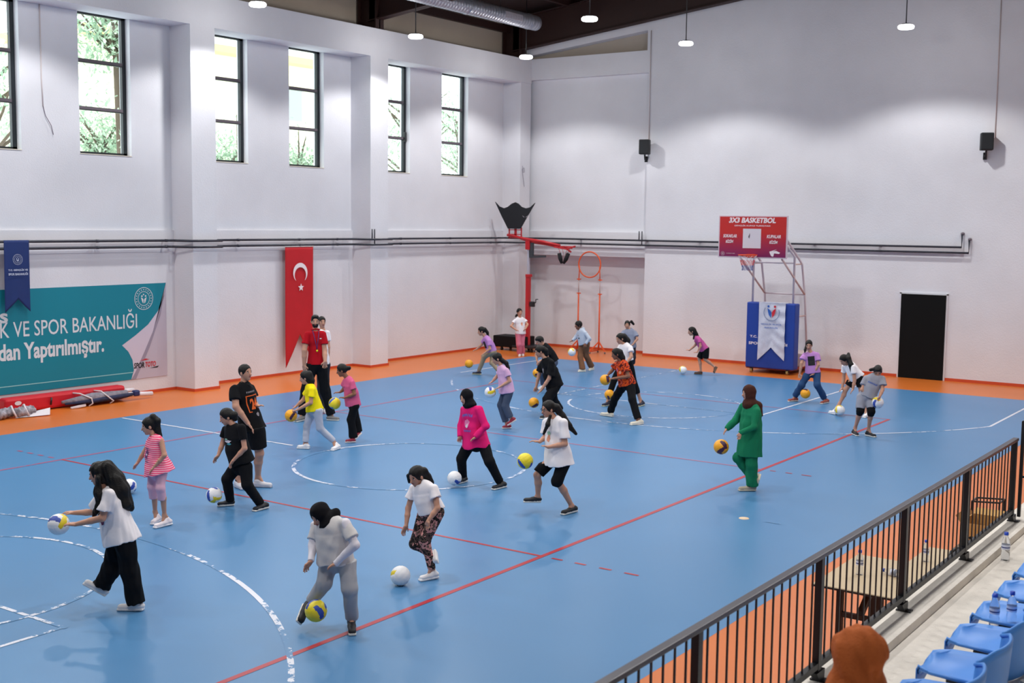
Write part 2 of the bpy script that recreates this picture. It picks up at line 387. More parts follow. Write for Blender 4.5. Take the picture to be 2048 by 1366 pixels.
b = MB(); b.box(6.68, 6.7, 1.93, 9.08, 0, .07, BR); b.box(6.68, 6.7, -12.2, .85, 0, .07, BR); b.box(7.18, 7.2, 9.08, 12.98, 0, .07, BR); b.box(6.7, 7.2, 9.06, 9.08, 0, .07, BR); tag(b.build('baseboard_far'), kind='structure')
# door
d = MB(); d.bbox(6.63, 6.7, .86, 1.93, 0, 2.05, mat('door_black_felt', (9, 11, 13), .8, bump=.2, spec=.2), .008); tag(d.build('door_1'), kind='structure')
d2 = MB(); d2.box(6.66, 6.7, 1.93, 1.97, 0, 2.08, WALL); d2.box(6.66, 6.7, .82, .86, 0, 2.08, WALL); d2.box(6.66, 6.7, .82, 1.97, 2.05, 2.09, WALL)
tag(d2.build('trim_%d' % n), kind='structure'); n += 1
# windows
def glass_mat():
    m = bpy.data.materials.new('window_glass'); m.use_nodes = True; nt = m.node_tree; nt.nodes.clear()
    o = nt.nodes.new('ShaderNodeOutputMaterial'); mx = nt.nodes.new('ShaderNodeMixShader'); t = nt.nodes.new('ShaderNodeBsdfTransparent'); g = nt.nodes.new('ShaderNodeBsdfGlossy')
    t.inputs[0].default_value = (.93, .97, .96, 1); g.inputs['Roughness'].default_value = .03
    mx.inputs[0].default_value = .05; nt.links.new(t.outputs[0], mx.inputs[1]); nt.links.new(g.outputs[0], mx.inputs[2]); nt.links.new(mx.outputs[0], o.inputs[0]); return m
GL = glass_mat(); FRM = mat('window_frame_black', (20, 28, 34), .4); RAIL = mat('window_rail_grey', (92, 84, 92), .5)
for i, (a, b_) in enumerate(WIN):
    m = MB(); y0, y1 = 13.74, 13.82
    m.box(a, a+.07, y0, y1, ZB, ZT, FRM); m.box(b_-.09, b_, y0, y1, ZB, ZT, FRM); m.box(a, b_, y0, y1, ZB, ZB+.05, FRM); m.box(a, b_, y0, y1, ZT-.06, ZT, FRM)
    o = tag(m.build('window_%d' % (i+1)), kind='structure')
    for z in (5.84, 6.77):
        r = MB(); r.box(a+.07, b_-.09, y0-.01, y1, z-.03, z+.03, RAIL); r.box(a+.07, b_-.09, y0, y1+.01, z-.045, z-.03, FRM); r.build('window_rail', o)
    for z0, z1 in ((ZB+.05, 5.8), (5.87, 6.73), (6.8, ZT-.06)): MB().box(a+.07, b_-.09, 13.775, 13.781, z0, z1, GL).build('pane', o)
    MB().box(a, b_, YL-.012, 13.74, ZB-.012, ZB+.002, mat('sill_cream', (232, 224, 206), .6)).build('window_sill', o)
    if i == 4:
        MB().bbox(b_-.1, b_-.03, 13.68, 13.75, 5.75, 6.0, BLK, .01).build('window_handle', o)
# roof: two dark slopes, rafters with columns, purlins
def zr(y): return 9.62+.118*(13.6-y) if y > .7 else 9.62+.118*12.9-.118*(.7-y)
c = MB()
c.add([(-32, 14, zr(14)), (7.6, 14, zr(14)), (7.6, .7, zr(.7)), (-32, .7, zr(.7)), (-32, 14, zr(14)+.2), (7.6, 14, zr(14)+.2), (7.6, .7, zr(.7)+.2), (-32, .7, zr(.7)+.2)], [(0, 1, 2, 3), (7, 6, 5, 4)], DARKR)
c.add([(-32, .7, zr(.7)), (7.6, .7, zr(.7)), (7.6, -12.6, zr(-12.6)), (-32, -12.6, zr(-12.6)), (-32, .7, zr(.7)+.2), (7.6, .7, zr(.7)+.2), (7.6, -12.6, zr(-12.6)+.2), (-32, -12.6, zr(-12.6)+.2)], [(0, 1, 2, 3), (7, 6, 5, 4)], DARKR)
tag(c.build('ceiling'), kind='structure')
for xc in (6.25, .05, -5.55, -11.15, -16.75, -22.35, -27.95):
    r = MB(); hh = .12
    def web(y): return zr(y)-.2-(.95 if y > 11 else .85)
    for (ya, yb) in ((13.3, .7), (.7, -12.2)):
        za, zb = zr(ya), zr(yb)
        for dz, th in ((-.2, .03), (-1.1, .03)):
            r.add([(xc-hh, ya, za+dz), (xc+hh, ya, za+dz), (xc+hh, yb, zb+dz), (xc-hh, yb, zb+dz), (xc-hh, ya, za+dz+th), (xc+hh, ya, za+dz+th), (xc+hh, yb, zb+dz+th), (xc-hh, yb, zb+dz+th)], [(3, 2, 1, 0), (4, 5, 6, 7), (0, 1, 5, 4), (2, 3, 7, 6), (1, 2, 6, 5), (3, 0, 4, 7)], REDBR)
        r.add([(xc-.02, ya, za-1.1), (xc+.02, ya, za-1.1), (xc+.02, yb, zb-1.1), (xc-.02, yb, zb-1.1), (xc-.02, ya, za-.2), (xc+.02, ya, za-.2), (xc+.02, yb, zb-.2), (xc-.02, yb, zb-.2)], [(3, 2, 1, 0), (4, 5, 6, 7), (0, 1, 5, 4), (2, 3, 7, 6), (1, 2, 6, 5), (3, 0, 4, 7)], REDBR)
    for y in (12.97, 13.55): r.box(xc-.15, xc+.15, y, y+.03, 8.36, 9.6, REDBR)
    r.box(xc-.02, xc+.02, 12.97, 13.58, 8.36, 9.6, REDBR); r.box(xc-.2, xc+.2, 12.97, 13.6, 8.34, 8.38, mat('base_plate', (60, 50, 46), .6))
    tag(r.build('trim_%d' % n), kind='structure'); n += 1
for y in (13.45, 11.4, 9.2, 7.0, 4.8, 2.6, -1.5, -4, -6.5, -9):
    z = zr(y)-.2 if y < 13 else 9.1
    p = MB(); p.box(-32, 7.0, y-.06, y+.06, z, z+.2, REDBR); tag(p.build('trim_%d' % n), kind='structure'); n += 1
# ---------------------------------------------------------------- outside: trees, pale block
def leaf(n, c):
    m = mat(n, c, .6); nt = m.node_tree; t = nt.nodes.new('ShaderNodeBsdfTranslucent'); t.inputs[0].default_value = lin(c)+(1,); x = nt.nodes.new('ShaderNodeMixShader'); x.inputs[0].default_value = .5
    nt.links.new(nt.nodes['Principled BSDF'].outputs[0], x.inputs[1]); nt.links.new(t.outputs[0], x.inputs[2]); nt.links.new(x.outputs[0], nt.nodes['Material Output'].inputs[0]); return m
LEAF = [leaf('leaf_green', (158, 184, 158)), leaf('leaf_light', (194, 210, 188))]; BARK = mat('bark', (98, 84, 70), .9)
def tree(x, y, zc, rx, rz, nl, seed, label, ls=.13):
    r = random.Random(seed); root = empty('tree', (x, y, 0), 0, label, 'tree')
    tr = MB(); tr.tube([(0, 0, -1), (.1, 0, zc*.4), (0, .1, zc), (.1, 0, zc+rz*.6)], [.16, .12, .08, .03], BARK, 8)
    for i in range(14):
        a = r.random()*2*PI; z = zc-rz*.5+rz*1.2*r.random(); e = (rx*.9*math.cos(a), rx*.9*math.sin(a), z+.4+r.random()*.5)
        tr.tube([(0, 0, z-.4), (e[0]*.5, e[1]*.5, z+.1), e], [.05, .03, .01], BARK, 5)
    tr.build('trunk', root)
    f = MB(); cl = [(Vector((r.gauss(0, .45)*rx, r.gauss(0, .45)*rx, zc+r.gauss(0, .5)*rz)), .35+.3*r.random()) for _ in range(max(8, nl//60))]
    for i in range(nl):
        c0, rr = cl[i % len(cl)]; p = c0+Vector((r.gauss(0, rr), r.gauss(0, rr), r.gauss(0, rr*.6)))
        d = Vector((r.random()-.5, r.random()-.5, -.5*r.random())).normalized(); s_ = d.cross(Vector((r.random()-.5, r.random()-.5, 1))).normalized(); l = ls*(.7+.7*r.random())
        f.add([p, p+d*l*.5+s_*l*.2, p+d*l, p+d*l*.5-s_*l*.2], [(0, 1, 2, 3)], LEAF[r.random() < .4])
    f.build('foliage', root); return root
tree(-7.4, 17.8, 6.2, 1.5, 1.6, 2600, 1, 'green leafy tree outside behind the leftmost window at the photo edge')
tree(-4.6, 17.0, 8.0, 1.3, .7, 2600, 2, 'feathery tree whose branches hang into the top of the second window from the left', .16)
tree(-3.9, 18.6, 5.3, 1.7, .8, 6000, 3, 'low bushy tree filling the bottom of the second window from the left')
tree(0.0, 18.0, 5.3, 1.2, .7, 3600, 4, 'low tree seen in the bottom of the narrow third window')
tree(2.7, 18.4, 5.2, 1.4, .6, 3600, 5, 'low tree seen in the bottom of the fourth window beside the pale building')
tree(6.9, 17.8, 6.2, 1.6, 1.8, 3000, 6, 'dense tree behind the narrow fifth window')
tree(9.8, 17.9, 6.4, 1.9, 1.8, 4200, 7, 'dense light green tree filling the window nearest the corner')
PB = mat('render_pale_yellow', (246, 240, 206), .9)
bl = empty('building', (9, 30, 0), 0, 'pale yellow building with a small window outside behind the third and fourth windows', 'building')
m = MB(); m.box(-7.5, 6, -3.2, 5, -1, 9.5, PB); m.build('wall', bl)
m = MB(); m.box(-8, 6.5, -3.9, 5.5, 9.5, 9.75, mat('eave_yellow', (246, 226, 130), .8)); m.build('roof', bl)
m = MB(); m.bbox(1.0, 2.3, -3.28, -3.2, 7.3, 8.7, mat('frame_white', (235, 235, 235), .6), .02); o = m.build('window', bl)
MB().box(1.12, 2.18, -3.3, -3.27, 7.42, 8.58, mat('far_glass', (150, 156, 158), .6)).build('pane', o)
# ---------------------------------------------------------------- lamps
LG = mat('lamp_diffuser', (250, 252, 255), .4, emit=16)
def lamp(x, y, z, label, grp=None):
    r = empty('pendant_lamp', (x, y, z), 0, label, 'lamp', grp)
    MB().lathe([(0, -.03), (.15, -.03), (.172, -.012), (.174, .025), (.15, .05)], LG, seg=28).build('diffuser', r)
    MB().lathe([(.15, .05), (.11, .075), (.05, .09), (0, .09)], mat('lamp_grey', (70, 70, 74), .5), seg=20).build('housing', r)
    MB().cyl((0, 0, .09), (0, 0, min(zr(y)-.12, 11)-z), .012, BLK, 8).build('rod', r)
    ld = bpy.data.lights.new('lamp_light', 'SPOT'); ld.energy = LAMP_W; ld.spot_size = math.radians(136); ld.spot_blend = .3; ld.shadow_soft_size = .16; ld.color = (1, .985, .97)
    lo = bpy.data.objects.new('lamp_light', ld); COL.objects.link(lo); lo.parent = r; lo.location = (0, 0, -.06)
    ld = bpy.data.lights.new('lamp_spill', 'POINT'); ld.energy = LAMP_W*0.12; ld.shadow_soft_size = .16; ld.color = (1, .97, .93)
    lo = bpy.data.objects.new('lamp_spill', ld); COL.objects.link(lo); lo.parent = r; lo.location = (0, 0, -.06)
    return r
LX = {1: 'far row of pendant lamps'}
lamp(3.82, 6.50, 8, 'round white pendant lamp before the far wall, above right of its left speaker')
lamp(4.02, 1.27, 8, 'round white pendant lamp highest over the far wall, rightmost of all lamps')
lamp(3.88, 11.22, 8, 'round white pendant lamp hanging near the corner where the two walls meet')
lamp(-.42, 6.63, 8, 'round white pendant lamp against the dark roof beam, right of the silver duct end')
lamp(-.40, 11.45, 8, 'round white pendant lamp below the middle of the silver duct')
lamp(-5.39, 11.47, 8, 'round white pendant lamp at the top edge, leftmost of the lamps in view')
for x in (-5.2, -9.9, -14.6, -19.3):
    for y in (11.4, 6.6, 1.3, -4.2):
        if (x, y) == (-5.2, 11.4): continue
        lamp(x, y, 8, 'round white pendant lamp of the ceiling grid above the court, out of the frame', 'pendant lamps above the near court')
for x in (-.4, 4.0): lamp(x, -4.2, 8, 'round white pendant lamp of the ceiling grid above the court, out of the frame', 'pendant lamps above the near court')
lamp(-.4, 1.3, 8, 'round white pendant lamp of the ceiling grid above the court, out of the frame', 'pendant lamps above the near court')
# ---------------------------------------------------------------- duct
ZINC = mat('galvanised_steel', (168, 172, 182), .38, metal=.6, noise=.08, nscale=6)
r = empty('air_duct', (4, 11, 8.88), 0, 'silver round ventilation duct hanging under the dark roof', 'air duct')
prof = []; x = 0
m = MB(); pts = []; rr = []
while x > -20:
    pts += [(x, 0, 0), (x-.09, 0, 0), (x-.1, 0, 0)]; rr += [.19, .19, .196]; x -= .11
m.tube(pts, rr, ZINC, 28); m.build('duct_tube', r)
for x in (-.35, -3.0, -5.6, -8.2): MB().tube([(x, 0, 0), (x-.05, 0, 0)], .205, ZINC, 28).build('coupling', r)
MB().lathe([(0, 0), (.17, 0), (.19, -.02)], ZINC, seg=24).build('end_cap', r)
r.children[-1].rotation_euler = (0, PI/2, 0)
for x in (-.9, -4.1, -7.3):
    m = MB()
    for k in range(8):
        a = math.radians(200+k*4); m.bar((x, -.2*math.cos(math.radians(25-6*k)), -.2*math.sin(math.radians(25-6*k))), (x-.75, -.2*math.cos(math.radians(25-6*k)), -.2*math.sin(math.radians(25-6*k))), .02, .008, mat('grille_pale', (206, 200, 206), .5))
    m.build('air_grille', r)
for x in (-1.6, -4.9, -8.2): MB().cyl((x, 0, .18), (x, 0, .95), .008, BLK, 6).build('hanger_rod', r)
# ---------------------------------------------------------------- heating pipes
PIPE = mat('pipe_dark_blue', (34, 38, 52), .4)
def pipe(z, nm, lab, xend, yo):
    r = empty(nm, (-14, 13.5, z), 0, lab, 'pipe'); o = Vector((-14, 13.5, z)); xs = 6.7-.0; m = MB(); Y1 = 13.42-yo; P_ = [(-31.9, Y1, z)]
    for xc in (-27.95, -22.35, -16.75, -5.53, .05): P_ += [(xc-.5, Y1, z), (xc-.42, 12.86-yo, z), (xc+.36, 12.86-yo, z), (xc+.44, Y1, z)]
    P_ += [(6.05, Y1, z), (6.1, 12.9, z), (6.6-yo, 12.86, z), (6.6-yo, xend, z), (6.6-yo, xend, z+.3+.06*(yo > .0)), ]
    m.tube([Vector(p)-o for p in P_], .026, PIPE, 8); m.build('pipe_run', r)
    MB().cyl(Vector((6.6-yo, xend, z+.32))-o, Vector((6.7, xend, z+.32))-o, .035, mat('pipe_cap', (120, 110, 120), .5), 10).build('wall_bracket', r)
    m = MB()
    for x in (-12.5, -9.6, -7.9, -6.2, -4.2, -2.3, -1.0, 1.4, 3.5, 5.4):
        MB().tube([Vector((x, Y1, z-.03))-o, Vector((x, Y1, z+.03))-o], .034, PIPE, 8).build('pipe_clamp', r)
        MB().bar(Vector((x, Y1, z))-o, Vector((x, 13.56, z))-o, .02, .02, PIPE).build('wall_bracket', r)
    for y in (11.2, 9.0, 7.4, 4.2, 2.5): MB().bar(Vector((6.6-yo, y, z))-o, Vector((6.88, y, z))-o, .05, .05, PIPE).build('wall_bracket', r)
    return r
pipe(3.205, 'heating_pipe', 'upper of the two dark pipes running along both walls', .55, 0)
pipe(3.075, 'heating_pipe', 'lower of the two dark pipes running along both walls', .38, 0)
for x, y, lab in ((-.35, 12.86, 'pair of short dark riser stubs on the pipes at the second wall pillar'), (6.6, 9.22, 'pair of short dark pipe stubs at the recess corner of the far wall')):
    r = empty('pipe_riser', (x, y, 3.2), 0, lab, 'pipe')
    for i, dx in enumerate((0, .09)):
        q = (dx, 0) if y > 12 else (0, -dx); MB().cyl((q[0], q[1], -.12*i), (q[0], q[1], .26), .016, PIPE, 8).build('stub', r)
# ---------------------------------------------------------------- wall speakers
def speaker(y, z, lab, rz):
    r = empty('wall_speaker', (6.45, y, z), rz, lab, 'speaker'); B1 = mat('speaker_black', (20, 24, 28), .6)
    MB().bbox(-.14, .12, -.14, .14, -.02, .38, B1, .02).build('cabinet', r)
    MB().bbox(-.152, -.138, -.12, .12, .0, .36, mat('speaker_grille', (30, 34, 38), .8, bump=.5, bscale=300), .006).build('grille', r)
    m = MB(); m.bar((.02, 0, -.02), (.08, 0, -.16), .04, .04, B1); m.bar((.08, 0, -.14), (.24, 0, -.14), .04, .05, B1); m.box(.2, .25, -.04, .04, -.22, -.06, B1); m.build('bracket', r)
speaker(9.02, 5.57, 'black loudspeaker on the far wall beside the recess corner', .3); speaker(.06, 5.47, 'black loudspeaker on the far wall high above the black door', .35)
def cable(pts, lab, r_=.012, rgb=(206, 196, 196)): tag(MB().tube(pts, r_, mat('cable_%d' % rgb[0], rgb, .6), 6).build('cable'), lab, 'cable')
cable([(6.685, -.06, 5.75), (6.685, -.05, 7.5), (6.685, -.04, 9.5)], 'thin pale cable rising up the far wall from the right speaker')
cable([(6.685, 9.03, 5.85), (6.685, 9.03, 7.5), (6.685, 9.03, 8.9)], 'thin pale cable rising from the left speaker to the roof')
cable([(-8.95, 13.585, 7.7), (-8.95, 13.585, 6.3), (-8.93, 13.585, 5.78)], 'thin white cable trunking down the window wall between the first two windows')
cable([(-8.93, 13.585, 5.78), (-8.9, 13.56, 5.6), (-8.78, 13.56, 5.42), (-8.74, 13.56, 5.25)], 'loose dark wire end curling below the white trunking on the window wall', .007, (110, 100, 116))
cable([(6.3, 12.96, 5.3), (6.33, 12.95, 5.1), (6.4, 12.95, 5.12), (6.38, 12.96, 5.25), (6.28, 12.96, 5.2), (6.4, 12.96, 4.7)], 'small loop of loose wire on the corner pillar above the black cloth', .006, (130, 124, 140))
# ---------------------------------------------------------------- wall banners (faces towards -y)
UX, UZ, NY = Vector((1, 0, 0)), Vector((0, 0, 1)), Vector((0, -1, 0))
def cloth_grid(mb, fn, nx, nz, m, th=.006):
    vs = []; 
    for s_ in (0, 1):
        for j in range(nz+1):
            for i in range(nx+1):
                p = Vector(fn(i/nx, j/nz)); vs.append(p+Vector((0, th*s_, 0)))
    k = (nx+1)*(nz+1); fs = []
    for j in range(nz):
        for i in range(nx):
            a = j*(nx+1)+i; q = (a, a+1, a+nx+2, a+nx+1); fs.append(q); fs.append(tuple(k+z for z in q[::-1]))
    for i in range(nx): fs.append((i+1, i, k+i, k+i+1)); a = nz*(nx+1)+i; fs.append((a, a+1, k+a+1, k+a))
    for j in range(nz): a = j*(nx+1); fs.append((a, a+nx+1, k+a+nx+1, k+a)); a += nx; fs.append((a+nx+1, a, k+a, k+a+nx+1))
    mb.add(vs, fs, m, True)
def emblem(mb, c, R, m, ux, uy, m2=None, dots=20):
    """ministry style round seal: ring, dot ring, inner ring, two leaning figures and a small crescent"""
    c = Vector(c); n = Vector(ux).cross(Vector(uy)); m2 = m2 or m
    def P(x, y): return c+Vector(ux)*x+Vector(uy)*y+n*.003
    def ring(r0, r1, k=40): mb.add([P(r*math.cos(2*PI*i/k), r*math.sin(2*PI*i/k)) for i in range(k) for r in (r0, r1)], [(2*i, 2*i+1, (2*i+3) % (2*k), (2*i+2) % (2*k)) for i in range(k)], m)
    def disc(x, y, r, k=8, mm=None): mb.add([P(x+r*math.cos(2*PI*i/k), y+r*math.sin(2*PI*i/k)) for i in range(k)], [tuple(range(k))], mm or m)
    ring(R*.95, R); ring(R*.60, R*.64)
    for i in range(dots): a = 2*PI*i/dots; disc(R*.8*math.cos(a), R*.8*math.sin(a), R*.05)
    for s_, mm in ((-1, m), (1, m2)):
        mb.add([P(s_*R*.30, R*.12), P(s_*R*.12, R*.02), P(s_*R*.03, -R*.10), P(s_*R*.06, -R*.45), P(s_*R*.18, -R*.28), P(s_*R*.26, -R*.02)][::s_], [tuple(range(6))], mm); disc(s_*R*.2, R*.22, R*.08, 10, mm)
    disc(-.02*R, R*.36, R*.07, 10); 
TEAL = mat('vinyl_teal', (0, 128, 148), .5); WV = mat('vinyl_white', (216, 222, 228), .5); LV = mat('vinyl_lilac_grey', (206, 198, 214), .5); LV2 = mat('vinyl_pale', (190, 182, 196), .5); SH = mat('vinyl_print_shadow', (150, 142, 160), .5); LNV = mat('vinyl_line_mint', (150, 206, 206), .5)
r = empty('wall_banner', (-6.16, 13.54, .3), 0, 'large teal vinyl banner with white lettering and a curled lower right corner', 'banner'); o = Vector(r.location)
YB = 13.535-o.y
def bn(x, z, d=0): return Vector((x+6.16, YB-d, z-.3))
X0, X1, Z0, Z1 = -14.2, -6.14, .33, 2.31
m = MB(); m.box(X0+6.16, X1+6.16, YB, YB+.012, Z0-.3, Z1-.3, LV2); m.build('sheet', r)
curve = [(-6.14, 2.31), (-6.19, 2.05), (-6.36, 1.72), (-6.62, 1.45), (-6.95, 1.24), (-7.28, 1.06), (-7.13, .92), (-7.03, .74), (-7.0, .52), (-7.07, .33)]
m = MB(); m.poly([bn(X0, Z0, .002), *[bn(x, z, .002) for x, z in curve[::-1]], bn(X0, Z1, .002)], .001, TEAL, NY); m.build('teal_print', r)
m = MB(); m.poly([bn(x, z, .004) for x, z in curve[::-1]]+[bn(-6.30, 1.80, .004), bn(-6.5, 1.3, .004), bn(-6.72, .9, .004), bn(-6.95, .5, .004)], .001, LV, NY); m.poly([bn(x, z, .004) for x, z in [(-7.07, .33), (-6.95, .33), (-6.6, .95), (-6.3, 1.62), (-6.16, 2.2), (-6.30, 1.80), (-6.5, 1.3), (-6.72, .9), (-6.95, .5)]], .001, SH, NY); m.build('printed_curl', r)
m = MB(); m.box(X0+6.16, -7.03+6.16, YB-.004, YB-.002, .47-.3, .485-.3, LNV); m.build('thin_line', r)
def btext(t, x0, x1, z0, z1, mm, bold, nm='lettering', y=.004, shear=0):
    q = MB(); text_on(q, t, bn(x0, z0, y), UX, UZ, x1-x0, z1-z0, mm, bold, shear, 0.001); return q.build(nm, r)
btext('GEN\u00c7L\u0130K VE SPOR BAKANLI\u011eI', -11.14, -6.90, 1.33, 1.80, WV, .004); btext('taraf\u0131ndan Yapt\u0131r\u0131lm\u0131\u015ft\u0131r.', -10.87, -7.72, .87, 1.29, WV, .03); btext('Bu tesis', -11.26, -9.83, 1.68, 1.95, WV, .025)
q = MB(); emblem(q, bn(-6.72, 2.0, .004), .235, WV, UX, UZ); q.build('round_emblem', r)
btext('SPOR', -7.0, -6.73, .55, .67, mat('ink_black', (24, 22, 26), .5), .03, 'sponsor_logo', .006, .15); btext('TOTO', -6.71, -6.44, .56, .67, mat('ink_red', (196, 30, 44), .5), .03, 'sponsor_logo', .006, .15)
q = MB(); q.poly([bn(-6.86, .7, .006), bn(-6.6, .715, .006), bn(-6.7, .74, .006)], .001, mat('ink_red', (196, 30, 44), .5), NY); q.poly([bn(-6.6, .53, .006), bn(-6.4, .525, .006), bn(-6.36, .56, .006)], .001, mat('ink_black', (24, 22, 26), .5), NY); q.build('logo_swoosh', r)
# hanging navy pennant and the flag
def hang(root, x0, x1, zt, zb, zn, y, mm, nm, wav=.015):
    m = MB(); xm = (x0+x1)/2
    def fn(u, v):
        x = x0+(x1-x0)*u; t = 1-abs(2*u-1); zb_ = zb+(zn-zb)*t
        return (x, y+wav*math.sin(u*7+v*2)*v-.03*v*0, zt+(zb_-zt)*v)
    cloth_grid(m, fn, 16, 24, mm); return m.build(nm, root)
NAVY = mat('pennant_navy', (14, 44, 104), .7, noise=.06, nscale=4)
r = empty('pennant', (-9.70, 13.385, 3.215), 0, 'narrow navy swallowtail pennant with white seal hanging over the teal banner', 'pennant')
hang(r, -.26, .26, .02, -1.33, -1.08, 0, NAVY, 'cloth'); q = MB(); emblem(q, (0, -.022, -.34), .1, mat('ink_white_thin', (190, 200, 220), .6), UX, UZ, dots=16)
q.build('round_emblem', r)
q = MB(); IW = mat('ink_white_thin', (190, 200, 220), .6); text_on(q, 'T.C. GEN\u00c7L\u0130K VE', (-.2, -.026, -.56), UX, UZ, .4, .05, IW, .03); text_on(q, 'SPOR BAKANLI\u011eI', (-.2, -.026, -.635), UX, UZ, .4, .055, IW, .03); q.build('lettering', r)
RED = mat('flag_red', (186, 12, 28), .75, noise=.05, nscale=3)
r = empty('flag', (-2.32, 13.4, 3.04), 0, 'long red swallowtail flag with white crescent and star hanging on the window wall', 'flag')
m = MB()
def fnf(u, v):
    x = -.46+.92*u; t = 1-abs(2*u-1); b_ = -2.86+.72*t+.1*u; return (x, .018*math.sin(u*6+v*3)*v+.0, b_*v)
cloth_grid(m, fnf, 18, 30, RED); m.build('cloth', r)
q = MB(); FWm = mat('flag_white', (236, 226, 230), .7); k = 40; y0 = -.03
cx, cz, R1, R2, dz = -.0, -.62, .235, .188, .058       # crescent opens downward
a0 = math.radians(-62)
def outer(a): return (cx+R1*math.cos(a), y0, cz+R1*math.sin(a))
def inner(a): return (cx+R2*math.cos(a), y0, cz-dz+R2*math.sin(a))
N = 36; vs = []
for i in range(N+1):
    t = i/N; a = math.radians(-50+280*t); b_ = math.radians(-42+264*t); vs += [outer(a), inner(b_)]
q.add(vs, [(2*i, 2*i+2, 2*i+3, 2*i+1) for i in range(N)], FWm); q.build('crescent', r)
q = MB(); vs = [(.02, y0, -.97)]
for i in range(10):
    a = PI/2+PI*i/5; rr_ = .10 if i % 2 == 0 else .042; vs.append((.02+rr_*math.cos(a), y0, -.97+rr_*math.sin(a)))
q.add(vs, [(0, 1+i, 1+(i+1) % 10) for i in range(10)], FWm); q.build('star', r)
MB().cyl((-.48, 0, 0), (.48, 0, 0), .012, mat('rod_white', (210, 205, 205), .5), 8).build('rod', r)
# ================================================================ 3x3 basketball stand (board faces -x)
UY, NX = Vector((0, -1, 0)), Vector((-1, 0, 0))     # seen from the court, text runs towards -y
PIPEW = mat('tube_white', (206, 198, 206), .45); PIPEO = mat('tube_rust_side', (206, 178, 172), .5)
r = empty('basketball_stand', (5.6, 4.7, 0), 0, 'portable basketball hoop with red 3X3 board and blue padded base before the far wall', 'basketball hoop'); o = Vector(r.location)
def R(x, y, z): return Vector((x, y, z))-o
for yy in (4.17, 5.24):
    m = MB(); m.tube([R(5.35, yy, .2), R(5.35, yy, 2.9), R(4.62, yy, 3.3)], .03, PIPEW, 8); m.build('front_post', r)
    m = MB(); m.tube([R(6.4, yy, .2), R(6.08, yy, 1.95), R(5.84, yy, 2.72), R(4.9, yy, 3.28), R(4.6, yy, 3.4)], .028, PIPEW, 8); m.build('rear_post', r)
    m = MB(); m.tube([R(6.08, yy, 1.95), R(4.56, yy, 2.86)], .024, PIPEO, 8); m.build('diagonal_brace', r)
    for z, xa in ((1.42, 6.2), (2.72, 5.84)): MB().tube([R(5.35, yy, z), R(xa, yy, z)], .018, PIPEO, 8).build('cross_bar', r)
for x, z in ((5.35, 2.75), (4.6, 3.35), (6.08, 1.95)): MB().tube([R(x, 4.17, z), R(x, 5.24, z)], .02, PIPEW, 8).build('cross_bar', r)
m = MB(); m.bbox(*[4.5-o.x, 4.54-o.x], 4.03-o.y, 5.82-o.y, 2.87, 3.9, mat('board_edge', (206, 190, 200), .5), .006); bd = m.build('backboard', r)
def grad_mat():
    m = bpy.data.materials.new('board_red_print'); m.use_nodes = True; nt = m.node_tree; b = nt.nodes['Principled BSDF']; b.inputs['Roughness'].default_value = .35
    tc = nt.nodes.new('ShaderNodeTexCoord'); sp = nt.nodes.new('ShaderNodeSeparateXYZ'); nt.links.new(tc.outputs['Object'], sp.inputs[0])
    mr = nt.nodes.new('ShaderNodeMapRange'); mr.inputs[1].default_value = 2.87; mr.inputs[2].default_value = 3.9; nt.links.new(sp.outputs['Z'], mr.inputs[0])
    cr = nt.nodes.new('ShaderNodeValToRGB'); e = cr.color_ramp.elements; e[0].color = lin((112, 18, 84))+(1,); e[1].color = lin((192, 34, 30))+(1,); e[1].position = .6; nt.links.new(mr.outputs[0], cr.inputs[0]); nt.links.new(cr.outputs[0], b.inputs['Base Color']); return m
BX = 4.497
m = MB(); m.add([R(BX, 5.79, 2.9), R(BX, 4.06, 2.9), R(BX, 4.06, 3.87), R(BX, 5.79, 3.87)], [(0, 1, 2, 3)], grad_mat()); m.build('printed_face', bd)
INK = mat('board_ink_white', (236, 222, 226), .5)
q = MB(); q.add([R(BX-.003, 5.17, 3.11), R(BX-.003, 4.70, 3.11), R(BX-.003, 4.70, 3.58), R(BX-.003, 5.17, 3.58)], [(0, 1, 2, 3)], mat('target_square', (214, 206, 214), .5)); q.build('target_square', bd)
def bt(t, ya, yb, z0, z1, bold=.03, shear=.2):
    q = MB(); text_on(q, t, R(BX-.004, ya, z0), UY, UZ, ya-yb, z1-z0, INK, bold, shear, .001); q.build('lettering', bd)
bt('3X3 BASKETBOL', 5.55, 4.33, 3.72, 3.85, .04); bt('GEN\u00c7L\u0130K KUPASI TURNUVASI', 5.4, 4.47, 3.63, 3.68, .02, 0); bt('SOKAKLAR', 5.69, 5.33, 3.36, 3.44); bt('B\u0130Z\u0130M', 5.62, 5.42, 3.23, 3.32); bt('KUPALAR', 4.55, 4.19, 3.36, 3.44); bt('B\u0130Z\u0130M', 4.48, 4.27, 3.23, 3.32); bt('T.C. GEN\u00c7L\u0130K VE SPOR', 5.6, 5.37, 2.965, 2.985, .01, 0)
q = MB(); emblem(q, R(BX-.004, 5.69, 2.97), .05, INK, UY, UZ, dots=10); q.build('round_emblem', bd)
q = MB(); q.poly([R(BX-.005, 4.46, 3.0), R(BX-.005, 4.42, 2.93), R(BX-.005, 4.37, 2.92), R(BX-.005, 4.35, 3.0), R(BX-.005, 4.22, 2.99), R(BX-.005, 4.2, 3.02), R(BX-.005, 4.30, 3.06), R(BX-.005, 4.38, 3.05), R(BX-.005, 4.28, 3.10), R(BX-.005, 4.40, 3.06), R(BX-.005, 4.47, 3.04)], .001, INK, NX); q.build('sponsor_logo', bd)
